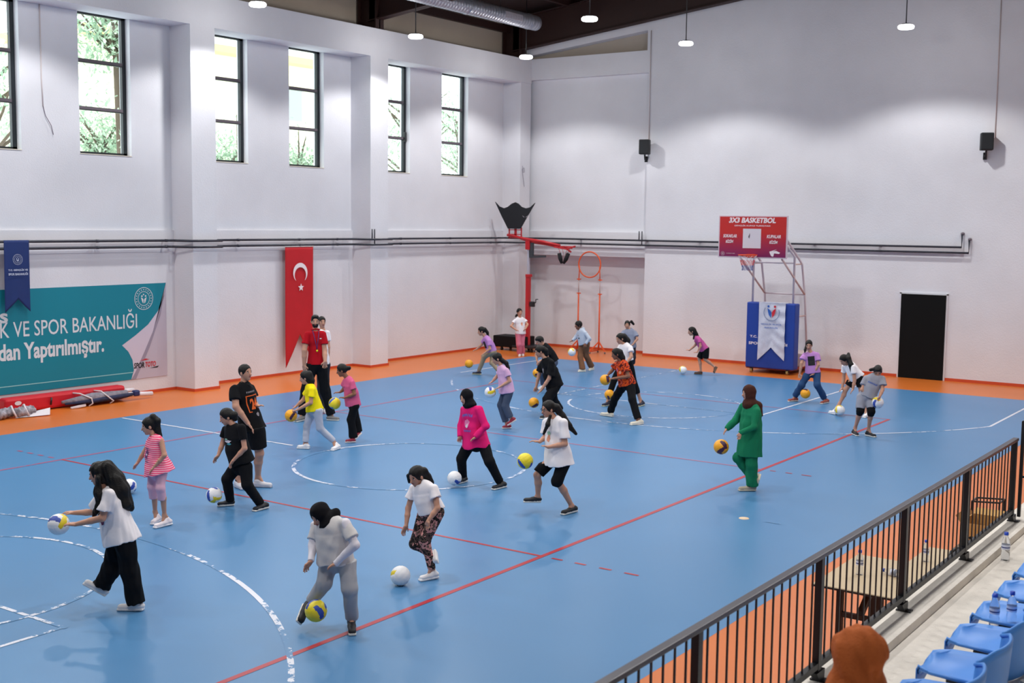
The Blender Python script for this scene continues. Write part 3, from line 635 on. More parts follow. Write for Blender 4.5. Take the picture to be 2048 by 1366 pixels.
q = MB(); q.poly([R(BX-.006, 5.0, 3.34), R(BX-.006, 4.985, 3.42), R(BX-.006, 4.99, 3.48), R(BX-.006, 5.005, 3.44), R(BX-.006, 5.03, 3.38)], .001, mat('scuff_dark', (90, 84, 92), .7), NX); q.build('scuff_mark', bd)
RIM = mat('rim_orange', (206, 66, 26), .45)
hp = empty('hoop', R(4.27, 4.93, 2.95), 0); hp.parent = r
MB().tube([(.225*math.cos(2*PI*i/28), .225*math.sin(2*PI*i/28), 0) for i in range(28)], .011, RIM, 8, closed=True).build('rim', hp)
m = MB(); m.box(.13, .23, -.09, .09, -.06, .02, RIM); m.bar((.2, .07, -.05), (0, .2, -.01), .015, .02, RIM); m.bar((.2, -.07, -.05), (0, -.2, -.01), .015, .02, RIM); m.build('rim_bracket', hp)
m = MB(); NW, NRd, NB = mat('net_white', (216, 206, 214), .8), mat('net_red', (206, 70, 70), .8), mat('net_blue', (70, 84, 150), .8)
for i in range(12):
    for s_ in (1, -1):
        P_ = [];
        for j in range(7):
            a = 2*PI*(i+s_*j*.5)/12; rr_ = .22-.1*min(j, 5)/5+.01*(j > 5); P_.append(Vector((rr_*math.cos(a), rr_*math.sin(a), -.062*j)))
        for j in range(6): m.tube([P_[j], P_[j+1]], .0045, (NW, NW, NRd, NRd, NB, NB)[j], 4, cap=False)
m.build('net', hp)
PADB = mat('pad_blue', (18, 58, 150), .55, noise=.05, nscale=3)
m = MB(); m.bbox(5.12-o.x, 5.42-o.x, 4.02-o.y, 5.29-o.y, .13, 1.76, PADB, .025); pd = m.build('base_pad', r)
q = MB()
def pt_(t, ya, yb, z0, z1): text_on(q, t, R(5.117, ya, z0), UY, UZ, ya-yb, z1-z0, INK, .03, 0, .001)
pt_('T.C. GEN\u00c7L\u0130K VE', 5.18, 4.32, .87, .96); pt_('SPOR BAKANLI\u011eI', 5.21, 4.19, .71, .80); q.build('lettering', pd)
m = MB(); WBm = mat('rust_red_board', (150, 66, 44), .7); m.box(5.2-o.x, 6.6-o.x, 4.1-o.y, 5.3-o.y, .1, .16, WBm); m.build('base_plate', r)
m = MB(); m.bbox(5.75-o.x, 6.55-o.x, 4.02-o.y, 5.2-o.y, .16, .5, mat('weight_block', (206, 186, 182), .8, noise=.08), .02); m.build('counterweight', r)
for x, y in ((5.2, 4.2), (5.2, 5.15), (6.45, 4.2), (6.45, 5.15)):
    m = MB(); m.cyl(R(x, y-.025, .055), R(x, y+.025, .055), .052, mat('wheel_brass', (166, 140, 84), .5), 16); m.box(x-.02-o.x, x+.02-o.x, y-.035-o.y, y+.035-o.y, .05, .13, BLK); m.build('castor', r)
# white swallowtail pennant hanging over the pad
r = empty('pennant', (5.08, 4.6, 1.76), 0, 'white swallowtail pennant with red and blue seal draped over the blue hoop base', 'pennant')
m = MB(); SAT = mat('satin_white', (206, 208, 222), .4, bump=.5, bscale=25, noise=.08, nscale=9)
def fnp(u, v):
    y = .345-.69*u; t = 1-abs(2*u-1); return (.018*math.sin(u*9+v*5)*v+.01*math.sin(v*30)*u, y, .02+(-1.45+.33*t*1.0+.02*u)*v)
vs = []; nx, nz = 20, 40
for s_ in (0, 1):
    for j in range(nz+1):
        for i in range(nx+1): p = Vector(fnp(i/nx, j/nz)); vs.append(p+Vector((.006*s_, 0, 0)))
k = (nx+1)*(nz+1); fs = []
for j in range(nz):
    for i in range(nx): a = j*(nx+1)+i; qd = (a, a+1, a+nx+2, a+nx+1); fs += [qd, tuple(k+z for z in qd[::-1])]
m.add(vs, fs, SAT, True); m.box(-.0, .25, -.345, .345, .0, .012, SAT); m.build('cloth', r)
q = MB(); NB2, NR2 = mat('seal_blue', (40, 92, 176), .6), mat('seal_red', (206, 30, 50), .6)
c_ = Vector((-.028, 0, -.2)); E1, E2 = UY, UZ
def Q2(x, y): return c_+UY*x+UZ*y
for s_, mm in ((-1, NB2), (1, NR2)):
    q.add([Q2(s_*.11, .08), Q2(s_*.04, .03), Q2(s_*.005, -.03), Q2(s_*.02, -.16), Q2(s_*.07, -.09), Q2(s_*.1, 0)][::s_], [tuple(range(6))], mm)
    q.add([Q2(s_*.085+.03*math.cos(2*PI*i/12), .12+.03*math.sin(2*PI*i/12)) for i in range(12)], [tuple(range(12))], mm)
for i in range(26):
    a = math.radians(150+i*9.2)+.0; a0_ = a; rr_ = .2; x, y = rr_*math.cos(a), rr_*math.sin(a)-.03
    t = Vector((-math.sin(a), math.cos(a))); nn = Vector((math.cos(a), math.sin(a)))
    q.add([Q2(x-t.x*.02, y-t.y*.02), Q2(x+nn.x*.012, y+nn.y*.012), Q2(x+t.x*.02, y+t.y*.02), Q2(x-nn.x*.012, y-nn.y*.012)], [(0, 1, 2, 3)], mat('seal_grey_blue', (110, 130, 168), .6))
text_on(q, 'GEN\u00c7L\u0130K VE SPOR', Q2(-.27, -.34), UY, UZ, .54, .045, NB2, .02, 0, .001); text_on(q, 'BAKANLI\u011eI', Q2(-.17, -.42), UY, UZ, .34, .045, NB2, .02, 0, .001)
q.build('seal_print', r)
# ================================================================ folded stand in the corner
RM = mat('stand_red', (184, 24, 34), .4)
r = empty('hoop_stand', (5.5, 12.16, 0), 0, 'tall red wheeled hoop stand in the corner with a folded black cloth board on top', 'basketball hoop'); o = Vector(r.location)
m = MB(); m.bbox(-.3, .3, -.05, 1.0, .1, .42, mat('base_black', (10, 11, 15), .6, spec=.2), .02); m.build('weight_box', r)
m = MB(); m.bbox(-.35, .35, -.42, .3, .12, .18, BLK, .01); m.build('base_plate', r)
for y in (.74, -.3, .1):
    for x in (-.22, .22):
        m = MB(); m.cyl((x, y-.02, .05), (x, y+.02, .05), .05, BLK, 14); m.box(x-.02, x+.02, y-.03, y+.03, .05, .12, BLK); m.build('castor', r)
MB().bar((0, 0, .15), (0, 0, 2.17), .11, .11, RM, (1, 0, 0)).build('lower_post', r)
MB().bar((0, 0, 2.15), (0, 0, 2.95), .06, .06, mat('post_grey', (176, 178, 192), .4), (1, 0, 0)).build('sliding_post', r)
m = MB(); m.bar((0, 0, 2.9), (0, 0, 3.2), .14, .14, RM, (1, 0, 0)); m.build('head_clamp', r)
MB().bbox(-.07, .07, -.09, .06, 2.12, 2.2, RM, .01).build('post_collar', r)
m = MB(); m.bbox(-.05, .05, -.22, -.08, 1.28, 1.43, BLK, .02); m.tube([(0, -.18, 1.38), (0, -.26, 1.4), (0, -.27, 1.5), (0, -.34, 1.5)], .014, BLK, 8); m.build('crank_winch', r)
m = MB(); m.tube([(-.06, .7, 3.3), (-.05, .1, 3.2), (-.02, -.5, 3.13), (0, -1.05, 3.03)], .04, RM, 8); m.tube([(.1, .35, 3.2), (.06, -.1, 3.1), (.03, -.55, 3.06), (0, -1.0, 3.0)], .03, RM, 8); m.build('main_arm', r)
m = MB()
for a_, b_ in (((0, -.95, 3.0), (0, -1.45, 2.97)), ((-.2, -1.0, 3.0), (-.2, -1.4, 2.95)), ((-.2, -1.0, 3.0), (.2, -1.0, 3.0)), ((-.2, -1.4, 2.95), (.2, -1.42, 3.02)), ((.2, -1.0, 3.0), (.2, -1.42, 3.0)), ((0, -1.2, 3.0), (0, -1.42, 2.86))): m.bar(a_, b_, .04, .04, RM)
m.build('hinge_frame', r)
m = MB()
for y in (.68, .48, .44, .26): m.bar((0, y, 3.2), (0, y, 3.52), .03, .03, RM, (1, 0, 0))
for z in (3.22, 3.32, 3.45): m.bar((0, .7, z), (0, .25, z), .03, .025, RM)
m.build('board_frame', r)
pts = [(13.32, 4.24), (13.17, 4.11), (13.01, 4.06), (12.87, 4.1), (12.74, 4.19), (12.61, 4.23), (12.51, 4.19), (12.4, 4.1), (12.25, 4.06), (12.1, 4.09), (11.94, 4.21), (12.18, 3.86), (12.43, 3.48), (12.86, 3.48), (13.1, 3.86)]
m = MB(); m.poly([(-.05, y-o.y, z) for y, z in pts], .035, mat('cloth_black_cover', (12, 16, 24), .8), NX)
m.build('cloth_cover', r)
q = MB()
for s_ in (-1, 1): q.add([(-.056, .10+s_*.02, 3.82), (-.056, .10+s_*.10, 3.865), (-.056, .10+s_*.075, 3.82), (-.056, .10+s_*.03, 3.80)][::s_], [(0, 1, 2, 3)], mat('logo_grey', (120, 118, 124), .6))
q.build('wing_logo', r)
m = MB(); DK = mat('bracket_dark', (52, 56, 62), .5); m.bbox(-.04, .04, -.16, -.04, 2.68, 3.1, DK, .01); m.bar((0, -.05, 2.7), (0, -.58, 2.72), .07, .06, DK); m.build('side_bracket', r)
m = MB()
for i, (y, t) in enumerate(((-1.0, .04), (-1.12, .02), (-1.3, -.02), (-1.4, -.06))): m.tube([(0, y, 2.98), (0, y-t*1.0+(-.04 if i < 2 else .05), 2.78)], .006, RM, 5)
m.build('strap', r)
for y0, y1 in ((-1.03, -1.12), (-1.33, -1.18)):
    m = MB(); m.tube([(0, y0, 2.82), (0, (y0+y1)/2, 2.66), (0, y1, 2.54)], [.055, .06, .035], mat('foam_black', (16, 18, 24), .9), 10); m.build('foam_pad', r)
# ================================================================ orange ring stand
OR = mat('ring_orange', (222, 88, 36), .45)
r = empty('ring_stand', (6.3, 10.6, 0), 0, 'thin orange stand holding an upright hoop between two posts in the wall recess', 'training ring'); 
for y, s_ in ((.37, 1), (-.33, -1)):
    MB().cyl((0, y+.04*0, .1), (0, y, 1.7), .022, OR, 8).build('lower_post', r); MB().cyl((0, y, 1.68), (0, y, 2.12), .013, mat('post_steel', (190, 170, 170), .4), 8).build('sliding_post', r)
    MB().cyl((0, y, 2.05), (0, y-.02*s_, 2.46), .016, OR, 8).build('upper_post', r)
    for z in (1.68, 2.08): MB().bar((0, y+.05, z), (0, y-.06, z), .05, .03, OR).build('clamp_knob', r)
    m = MB()
    for dx, dy in ((.22, .16), (-.22, .16), (0, -.2)): m.bar((0, y, .34), (dx, y+dy, .07), .03, .03, OR)
    m.bar((.22, y+.16, .07), (-.22, y+.16, .07), .03, .03, OR); m.build('tripod_foot', r)
    for dx, dy in ((.22, .16), (-.22, .16), (0, -.2)): MB().cyl((dx, y+dy-.012, .03), (dx, y+dy+.012, .03), .028, mat('wheel_grey', (120, 110, 110), .5), 10).build('castor', r)
MB().tube([(0, .02+.36*math.cos(2*PI*i/40), 2.5+.36*math.sin(2*PI*i/40)) for i in range(40)], .02, OR, 8, closed=True).build('ring', r)
# ================================================================ rolled net posts on the floor
r = empty('net_post_bundle', (-8.9, 13.1, 0), math.radians(-2), 'long red padded post with a wrapped net lying below the teal banner', 'sports equipment')
REDP = mat('padding_red', (200, 22, 40), .45, noise=.05, nscale=5)
m = MB(); m.bbox(-1.25, 1.35, .04, .3, .02, .3, REDP, .05); pad = m.build('red_padding', r)
q = MB(); q.add([(-1.0+.07*math.cos(2*PI*i/14), .035, .2+.04*math.sin(2*PI*i/14)) for i in range(14)], [tuple(range(14))], mat('print_white', (228, 220, 224), .6)); q.build('printed_mark', pad)
MB().tube([(-.15, -.06, .13), (.5, -.07, .15), (1.3, -.05, .14)], [.03, .1, .08], mat('net_bag_grey', (128, 124, 136), .8, noise=.3, nscale=14, bump=.8, bscale=40), 12).build('rolled_net', r)
MB().tube([(-.1, -.09, .09), (.5, -.15, .1), (1.2, -.14, .12), (1.45, -.1, .13)], [.02, .05, .045, .03], mat('net_dark_blue', (28, 36, 70), .8, noise=.3, nscale=14), 10).build('net_tape', r)
for x, tl in ((.15, .2), (.62, -.15)):
    m = MB(); m.tube([(x, .04, .27), (x+.08, -.08, .26), (x+.2+tl*.3, -.19, .16), (x+.28, -.2, .06), (x+.22, -.16, .01)], .014, mat('strap_white', (216, 210, 216), .6), 6); m.build('white_strap', r)
MB().cyl((1.3, -.08, .13), (1.88, -.1, .09), .045, mat('tube_end_white', (222, 216, 222), .5), 14).build('white_post_end', r)
MB().cyl((1.3, .14, .18), (1.62, .15, .17), .04, mat('tube_end_white', (222, 216, 222), .5), 14).build('white_post_end', r)
MB().bbox(1.42, 1.56, -.16, -.04, .08, .2, mat('clamp_blue', (30, 44, 96), .5), .03).build('blue_clamp', r)
MB().tube([(-.05, -.2, .02), (.25, -.22, .05), (.1, -.2, .03)], .025, mat('strap_white', (216, 210, 216), .6), 6).build('white_strap', r)
MB().cyl((-.35, -.0, .1), (-.33, 0, .24), .018, BLK, 8).build('lever', r)
r = empty('net_bundle', (-10.55, 12.85, 0), math.radians(-2), 'crumpled heap of white and grey netting tied with straps at the left photo edge', 'sports equipment')
g = SDF(.012); rn = np.random.RandomState(4)
for i in range(9): g.ell(np.array([-.9+.19*i, rn.uniform(-.06, .06), .1]), np.eye(3), (.13, .12, .09), .02)
V, Q = g.mesh(.02, 30, 3); npmesh('netting', V, Q, r, [mat('netting_grey', (150, 148, 158), .9, noise=.5, nscale=16, bump=1, bscale=60)])
for x in (-.5, -.1, .3, .55): MB().tube([(x, .14, .05), (x+.04, .1, .19), (x, 0, .22), (x-.04, -.13, .15), (x, -.17, .03)], .018, mat('strap_white', (216, 210, 216), .6), 6).build('white_strap', r)
m = MB(); m.add([(.3, -.12, .01), (.9, -.28, .02), (1.02, -.1, .12), (.5, -.02, .05)], [(0, 1, 2, 3)], mat('strap_white', (216, 210, 216), .6)); m.add([(-1, -.3, .01), (-.45, -.34, .02), (-.6, -.1, .14), (-1, -.1, .1)], [(0, 1, 2, 3)], mat('strap_white', (216, 210, 216), .6)); m.build('white_cloth_end', r)
# ================================================================ grandstand
ZP = .76
t = MB(); t.box(-32, -9.4, -12.2, -4.62, 0, ZP, CONC); t.box(-32, -9.4, -4.74, -4.5, 0, ZP+.07, CONC); 
for i, (ya, z) in enumerate(((-5.5, 1.08), (-6.35, 1.42), (-7.9, 1.78), (-8.8, 2.15), (-9.7, 2.5), (-10.6, 2.9))): t.box(-32, -9.4, -12.2, ya, ZP, z, CONC)
tag(t.build('trim_%d' % n), kind='structure'); n += 1
t = MB(); t.box(-10.75, -10.2, -5.5, -5.1, ZP, ZP+.22, CONC); tag(t.build('concrete_step'), 'small concrete step block on the stand walkway', 'step')
# railing
RX = [-20.92, -19.2, -17.48, -15.76, -14.04, -12.32, -10.6]; RY, RZ = -4.58, 1.65
r = empty('railing', (-14.04, RY, ZP), 0, 'black steel railing with thin balusters along the front of the concrete stand', 'railing'); o = Vector(r.location); RB = mat('railing_black', (26, 27, 32), .42)
def G(x, y, z): return Vector((x, y, z))-o
m = MB(); m.bbox(*[-21-o.x, -10.55-o.x], -.027, .027, RZ-.03-o.z, RZ-o.z, mat('handrail_grey', (66, 64, 74), .35), .006); m.build('handrail', r)
MB().box(-21-o.x, -10.6-o.x, -.02, .02, .145, .185, RB).build('bottom_rail', r)
for i, x in enumerate(RX):
    m = MB(); m.box(x-.025-o.x, x+.025-o.x, -.022, .022, .11, RZ-.03-o.z, RB); m.add([G(x-.07, RY-.03, ZP+.13), G(x+.07, RY-.03, ZP+.13), G(x, RY-.05, ZP+.01), G(x-.07, RY+.03, ZP+.13), G(x+.07, RY+.03, ZP+.13), G(x, RY+.02, ZP+.07)], [(0, 1, 2), (5, 4, 3), (0, 3, 4, 1), (1, 4, 5, 2), (2, 5, 3, 0)], RB)
    m.box(x-.035-o.x, x+.035-o.x, -.08, .03, .07, .08, RB); m.build('post', r)
    if i < len(RX)-1:
        for k in range(1, 14): xx = x+1.72*k/14; MB().box(xx-.005-o.x, xx+.005-o.x, -.005, .005, .165, RZ-.03-o.z, RB).build('baluster', r)
r = empty('railing', (-10.5, RY-.05, ZP), 0, 'short end of a second black railing at the right photo edge', 'railing')
m = MB(); m.bar((0, 0, .1), (0, 0, 1.05), .03, .03, RB, (1, 0, 0)); m.bar((0, .01, 1.04), (.06, -.9, 1.04), .03, .03, RB); m.bar((.06, -.9, 1.04), (.06, -.9, 0.0), .03, .03, RB, (1, 0, 0)); m.bar((0, 0, .5), (.06, -.9, .5), .02, .02, RB); m.build('rail_frame', r)
# ================================================================ seats
SB = mat('seat_plastic_blue', (76, 146, 230), .42, noise=.03, nscale=5)
def shell(fn, nu, nv_, th, m, name, par):
    P_ = [[Vector(fn(i/nu, j/nv_)) for i in range(nu+1)] for j in range(nv_+1)]; vs = []; nr = []
    for j in range(nv_+1):
        for i in range(nu+1):
            a = P_[j][min(i+1, nu)]-P_[j][max(i-1, 0)]; b_ = P_[min(j+1, nv_)][i]-P_[max(j-1, 0)][i]; c_ = a.cross(b_); nr.append(c_.normalized() if c_.length > 1e-9 else Vector((0, 0, 1)))
    fl_ = [p for row in P_ for p in row]; vs = fl_+[p-q_*th for p, q_ in zip(fl_, nr)]; k = len(fl_); fs = []
    for j in range(nv_):
        for i in range(nu): a = j*(nu+1)+i; qd = (a, a+1, a+nu+2, a+nu+1); fs += [qd, tuple(k+z for z in qd[::-1])]
    for i in range(nu): fs.append((i+1, i, k+i, k+i+1)); a = nv_*(nu+1)+i; fs.append((a, a+1, k+a+1, k+a))
    for j in range(nv_): a = j*(nu+1); fs.append((a, a+nu+1, k+a+nu+1, k+a)); a += nu; fs.append((a+nu+1, a, k+a, k+a+nu+1))
    mb = MB(); mb.add(vs, fs, m, True); return mb.build(name, par)
def seat(x, lab):
    r = empty('stadium_seat', (x, -5.6, 1.08), 0, lab, 'seat', 'blue plastic seats in the front row of the stand')
    def pan(u, v):      # v 0 front .. 1 back
        w_ = (.2+.05*v)*(1 if v > .3 else math.sqrt(max(0, 1-((.3-v)/.3)**2*.75))); xx = (2*u-1)*w_; return (xx, .27-.38*v, .135+.03*abs(2*u-1)**3-.03*math.sin(PI*min(v*1.1, 1))*(1-abs(2*u-1)**2)-(.05*(1-v/.08)**2 if v < .08 else 0))
    s_ = shell(pan, 14, 16, .012, SB, 'seat_pan', r)
    m = MB(); m.tube([Vector(pan(.25, 0))+Vector((0, .0, -.0)), Vector(pan(.08, .12)), Vector(pan(0, .3)), Vector(pan(0, 1))], .012, SB, 6); m.tube([Vector(pan(.75, 0)), Vector(pan(.92, .12)), Vector(pan(1, .3)), Vector(pan(1, 1))], .012, SB, 6); m.build('rolled_edge', s_)
    m = MB()
    def apr(u, v): a = PI*(1-u); p = Vector(pan(u, .02 if abs(2*u-1) < .5 else .02)); return (p.x*1.0, p.y+.004, p.z-.075*v)
    shell(apr, 14, 2, .006, SB, 'front_skirt', s_)
    def bk(u, v):       # wraps round behind
        a = (u-.5)*2.2; return (-.27*math.sin(a)/math.sin(1.1), -.17+.10*(1-math.cos(a))/(1-math.cos(1.1))-.025*v, .01+.33*v-.10*max(0, abs(2*u-1)-.55)*v)
    shell(bk, 20, 8, .012, SB, 'backrest', r)
    m = MB(); m.tube([bk(i/20, 1) for i in range(21)], .011, SB, 6); m.build('back_rim', r)
    for sx in (-.1, .1): MB().box(sx-.015, sx+.015, -.1, .1, 0, .11, BLK).build('bracket', r)
    return r
LS = ['nearest blue seat, cut by the bottom edge of the photo', 'blue seat next from the bottom photo edge, before the one with bottles', 'blue seat with two water bottles standing on it', 'blue seat just beyond the one with two bottles', 'farthest blue seat showing at the right photo edge']
for i in range(5): seat(-16.12+.57*i, LS[i])
seat(-16.69, 'blue seat of which mostly the curved backrest shows at the bottom photo edge'); seat(-13.27, 'blue seat beyond the right photo edge in the front row of the stand'); seat(-17.83, 'blue seat under the person in the brown head scarf'); seat(-17.26, 'blue seat right beside the person in the brown head scarf')
# ================================================================ bottles
PET = bpy.data.materials.new('bottle_plastic'); PET.use_nodes = True; b_ = PET.node_tree.nodes['Principled BSDF']; b_.inputs['Transmission Weight'].default_value = .9; b_.inputs['Roughness'].default_value = .08; b_.inputs['IOR'].default_value = 1.15; b_.inputs['Base Color'].default_value = (.9, .93, .97, 1)
def bottle(loc, lab, h_=.21, lay=None, grp=None):
    r = empty('water_bottle', loc, 0, lab, 'bottle', grp); k = h_/.21
    MB().lathe([(0, 0), (.026*k, 0), (.03*k, .008*k), (.03*k, .06*k), (.027*k, .07*k), (.03*k, .08*k), (.03*k, .135*k), (.02*k, .17*k), (.012*k, .185*k), (.012*k, .195*k)], PET, seg=18).build('bottle_body', r)
    MB().lathe([(.0308*k, .085*k), (.0308*k, .12*k)], mat('bottle_label', (210, 216, 236), .5), seg=18).build('label', r); MB().lathe([(.031*k, .096*k), (.031*k, .104*k)], mat('label_navy', (24, 44, 120), .5), seg=18).build('label_band', r)
    MB().lathe([(.0, .212*k), (.015*k, .212*k), (.0155*k, .19*k)], mat('cap_blue', (24, 70, 190), .4), seg=14).build('cap', r)
    if lay is not None: r.rotation_euler = (PI/2, 0, lay)
    return r
# ================================================================ tables by the court edge
TT = mat('table_top_beige', (196, 174, 140), .5, noise=.03, nscale=6)
def table(x0, x1, y0, y1, z, lab):
    r = empty('folding_table', ((x0+x1)/2, (y0+y1)/2, 0), 0, lab, 'table'); a, b = (x1-x0)/2, (y1-y0)/2
    m = MB(); m.bbox(-a, a, -b, b, z-.025, z, TT, .008); tp = m.build('tabletop', r); m = MB(); m.box(-a-.004, a+.004, -b-.004, b+.004, z-.024, z-.008, BLK); m.build('edge_band', tp)
    for sx in (-1, 1):
        xx = sx*(a-.12); m = MB(); m.bar((xx, -b+.2, z-.02), (xx, -b+.2, .02), .05, .05, BLK, (1, 0, 0)); m.build('leg', r); m = MB(); m.bar((xx, b-.2, z-.02), (xx, b-.2, .02), .05, .05, BLK, (1, 0, 0)); m.build('leg', r)
        m = MB(); m.bar((xx, -b+.2, .5), (xx, b-.2, .5), .04, .04, BLK); m.bar((xx, 0, .5), (xx-sx*.35, 0, z-.03), .05, .05, BLK); m.build('cross_bar', r); MB().bar((xx, -b+.1, .02), (xx, b-.1, .02), .04, .03, BLK).build('foot_bar', r)
    return r
table(-13.53, -12.42, -4.42, -3.69, .75, 'beige folding table with black legs behind the railing, a bottle standing on it')
table(-11.95, -11.2, -4.44, -3.97, .6, 'second pale table beyond the first one behind the railing')
bottle((-13.05, -3.92, .751), 'clear water bottle standing upright on the beige table'); bottle((-12.95, -4.27, .783), 'clear water bottle lying on its side on the beige table', lay=2.9)
bottle((-11.75, -4.1, .601), 'clear water bottle standing on the second table', .2)
bottle((-15.13, -5.49, 1.19), 'left one of two water bottles standing on a blue seat'); bottle((-15.03, -5.57, 1.195), 'right one of two water bottles on a blue seat, partly hidden by its backrest')
bottle((-11.85, -4.82, ZP), 'large clear water bottle standing on the concrete curb by the railing', .25)
KB = mat('cardboard', (196, 150, 88), .85, noise=.05, nscale=7); KD = mat('cardboard_inside', (160, 112, 62), .9)
r = empty('cardboard_box', (-10.6, -4.25, 0), 0, 'open cardboard box with black letters standing on the floor behind the railing', 'box')
tag(MB().box(-10.45, -9.85, -4.45, -4.0, 0, .42, mat('crate_grey', (120, 104, 90), .8)).build('low_crate'), 'low grey crate under the open cardboard box', 'crate'); r.location = (-10.14, -4.22, .42); r.scale = (.7, .85, .75)
m = MB(); m.box(-.36, .36, -.2, -.19, 0, .36, KB); m.box(-.36, .36, .19, .2, 0, .36, KB); m.box(-.36, -.35, -.2, .2, 0, .36, KB); m.box(.35, .36, -.2, .2, 0, .36, KB); m.box(-.36, .36, -.2, .2, 0, .01, KD); m.build('carton', r)
m = MB(); m.add([(-.36, .2, .36), (.36, .2, .36), (.36, .26, .45), (-.36, .26, .45)], [(0, 1, 2, 3)], KD); m.add([(.36, -.2, .36), (.36, .2, .36), (.5, .2, .42), (.5, -.2, .42)], [(0, 1, 2, 3)], KB); m.build('flap', r)
q = MB(); text_on(q, 'ESSE', (-.362, .17, .1), (0, -1, 0), UZ, .3, .09, mat('ink_box_black', (20, 18, 16), .8), .04, 0, .001); q.build('printed_letters', r)
r = empty('folding_chair', (-9.5, -4.08, 0), 0, 'thin black metal frame seen through the railing behind the cardboard box', 'chair')
m = MB(); ZF = .75
for a_, b_ in (((-.1, .12, ZF), (-.0, -.14, ZF)), ((-.1, .12, ZF), (.12, .12, ZF)), ((.12, .12, ZF), (.22, -.14, ZF)), ((-.0, -.14, ZF), (.22, -.14, ZF)), ((-.1, .12, ZF), (-.1, .12, 0)), ((.12, .12, ZF), (.12, .12, 0)), ((0, -.14, ZF), (0, -.14, 0)), ((.22, -.14, ZF), (.22, -.14, 0))): m.bar(a_, b_, .016, .016, BLK, (0, 0, 1) if a_[2] == b_[2] else (1, 0, 0))
m.build('frame', r); MB().box(-.08, .2, -.12, .1, .44, .46, mat('chair_seat_grey', (90, 90, 96), .7)).build('seat', r)
r = empty('bag_handle', (-11.62, -4.34, .6), 0, 'black bag with an upright looped handle on the second table', 'bag')
m = MB(); m.tube([(-.06, .05, 0), (-.02, .04, .1), (.03, 0, .13), (.08, -.05, .1), (.1, -.07, 0)], .016, BLK, 8); m.build('handle', r); MB().bbox(-.08, .14, -.08, .07, 0, .03, mat('bag_black', (24, 24, 28), .9), .012).build('pouch', r)
# ================================================================ volleyballs
BC = dict(w=((238, 238, 240), (238, 238, 240), (232, 206, 40), (46, 74, 168)), y=((238, 218, 44), (238, 218, 44), (44, 78, 176), (44, 78, 176)), o=((240, 166, 22), (240, 166, 22), (64, 24, 60), (240, 150, 30)))
def volleyball(loc, rad, kind, seed, lab):
    """cube-sphere with 18 curved panels, pressed seams"""
    rn = random.Random(seed); R3 = Matrix.Rotation(rn.random()*6.3, 3, 'X') @ Matrix.Rotation(rn.random()*6.3, 3, 'Y') @ Matrix.Rotation(rn.random()*6.3, 3, 'Z')
    m = MB(); N = 18; c4 = BC[kind]; nm = ['ball_%s_%d' % (kind, i) for i in range(4)]; ms = [mat(nm[i], c4[i], .4, bump=.15, bscale=300) for i in range(4)]; seam = mat('ball_seam_%s' % kind, tuple(int(v*.6) for v in c4[0]), .6)
    for f in range(6):
        ax = f//2; sg = 1 if f % 2 else -1; vs = []; 
        for j in range(N+1):
            for i in range(N+1):
                a, b = math.tan((i/N-.5)*PI/2), math.tan((j/N-.5)*PI/2); v = [0, 0, 0]; v[ax] = sg; v[(ax+1) % 3] = a; v[(ax+2) % 3] = b*sg
                ds = min(abs(j/N-k/3) for k in range(4)); de = min(i/N, 1-i/N); d_ = min(ds, de)
                v = R3 @ Vector(v).normalized(); vs.append(v*rad*(1-.022*max(0, 1-d_/.05)))
        for j in range(N):
            st = int(3*j/N); sw = (i for i in range(1))
            for i in range(N):
                bend = int(3*(j+.5)/N+.35*math.sin(PI*(i+.5)/N)-.17); bend = max(0, min(2, bend))
                ci = {'w': [(0, 0, 0), (2, 0, 0), (0, 3, 0), (0, 0, 0), (0, 0, 2), (0, 3, 0)], 'y': [(0, 2, 0), (0, 0, 0), (0, 0, 0), (0, 3, 0), (0, 0, 0), (0, 2, 0)], 'o': [(0, 0, 2), (0, 0, 0), (2, 0, 0), (0, 0, 0), (0, 0, 2), (0, 0, 0)]}[kind][f][bend]
                m.add([vs[a] for a in (j*(N+1)+i, j*(N+1)+i+1, (j+1)*(N+1)+i+1, (j+1)*(N+1)+i)], [(0, 1, 2, 3)], ms[ci], True)
    ob = m.build('volleyball'); bm = bmesh.new(); bm.from_mesh(ob.data); bmesh.ops.remove_doubles(bm, verts=bm.verts, dist=1e-5); bmesh.ops.recalc_face_normals(bm, faces=bm.faces); bm.to_mesh(ob.data); bm.free()
    ob.location = loc; tag(ob, lab, 'ball'); return ob
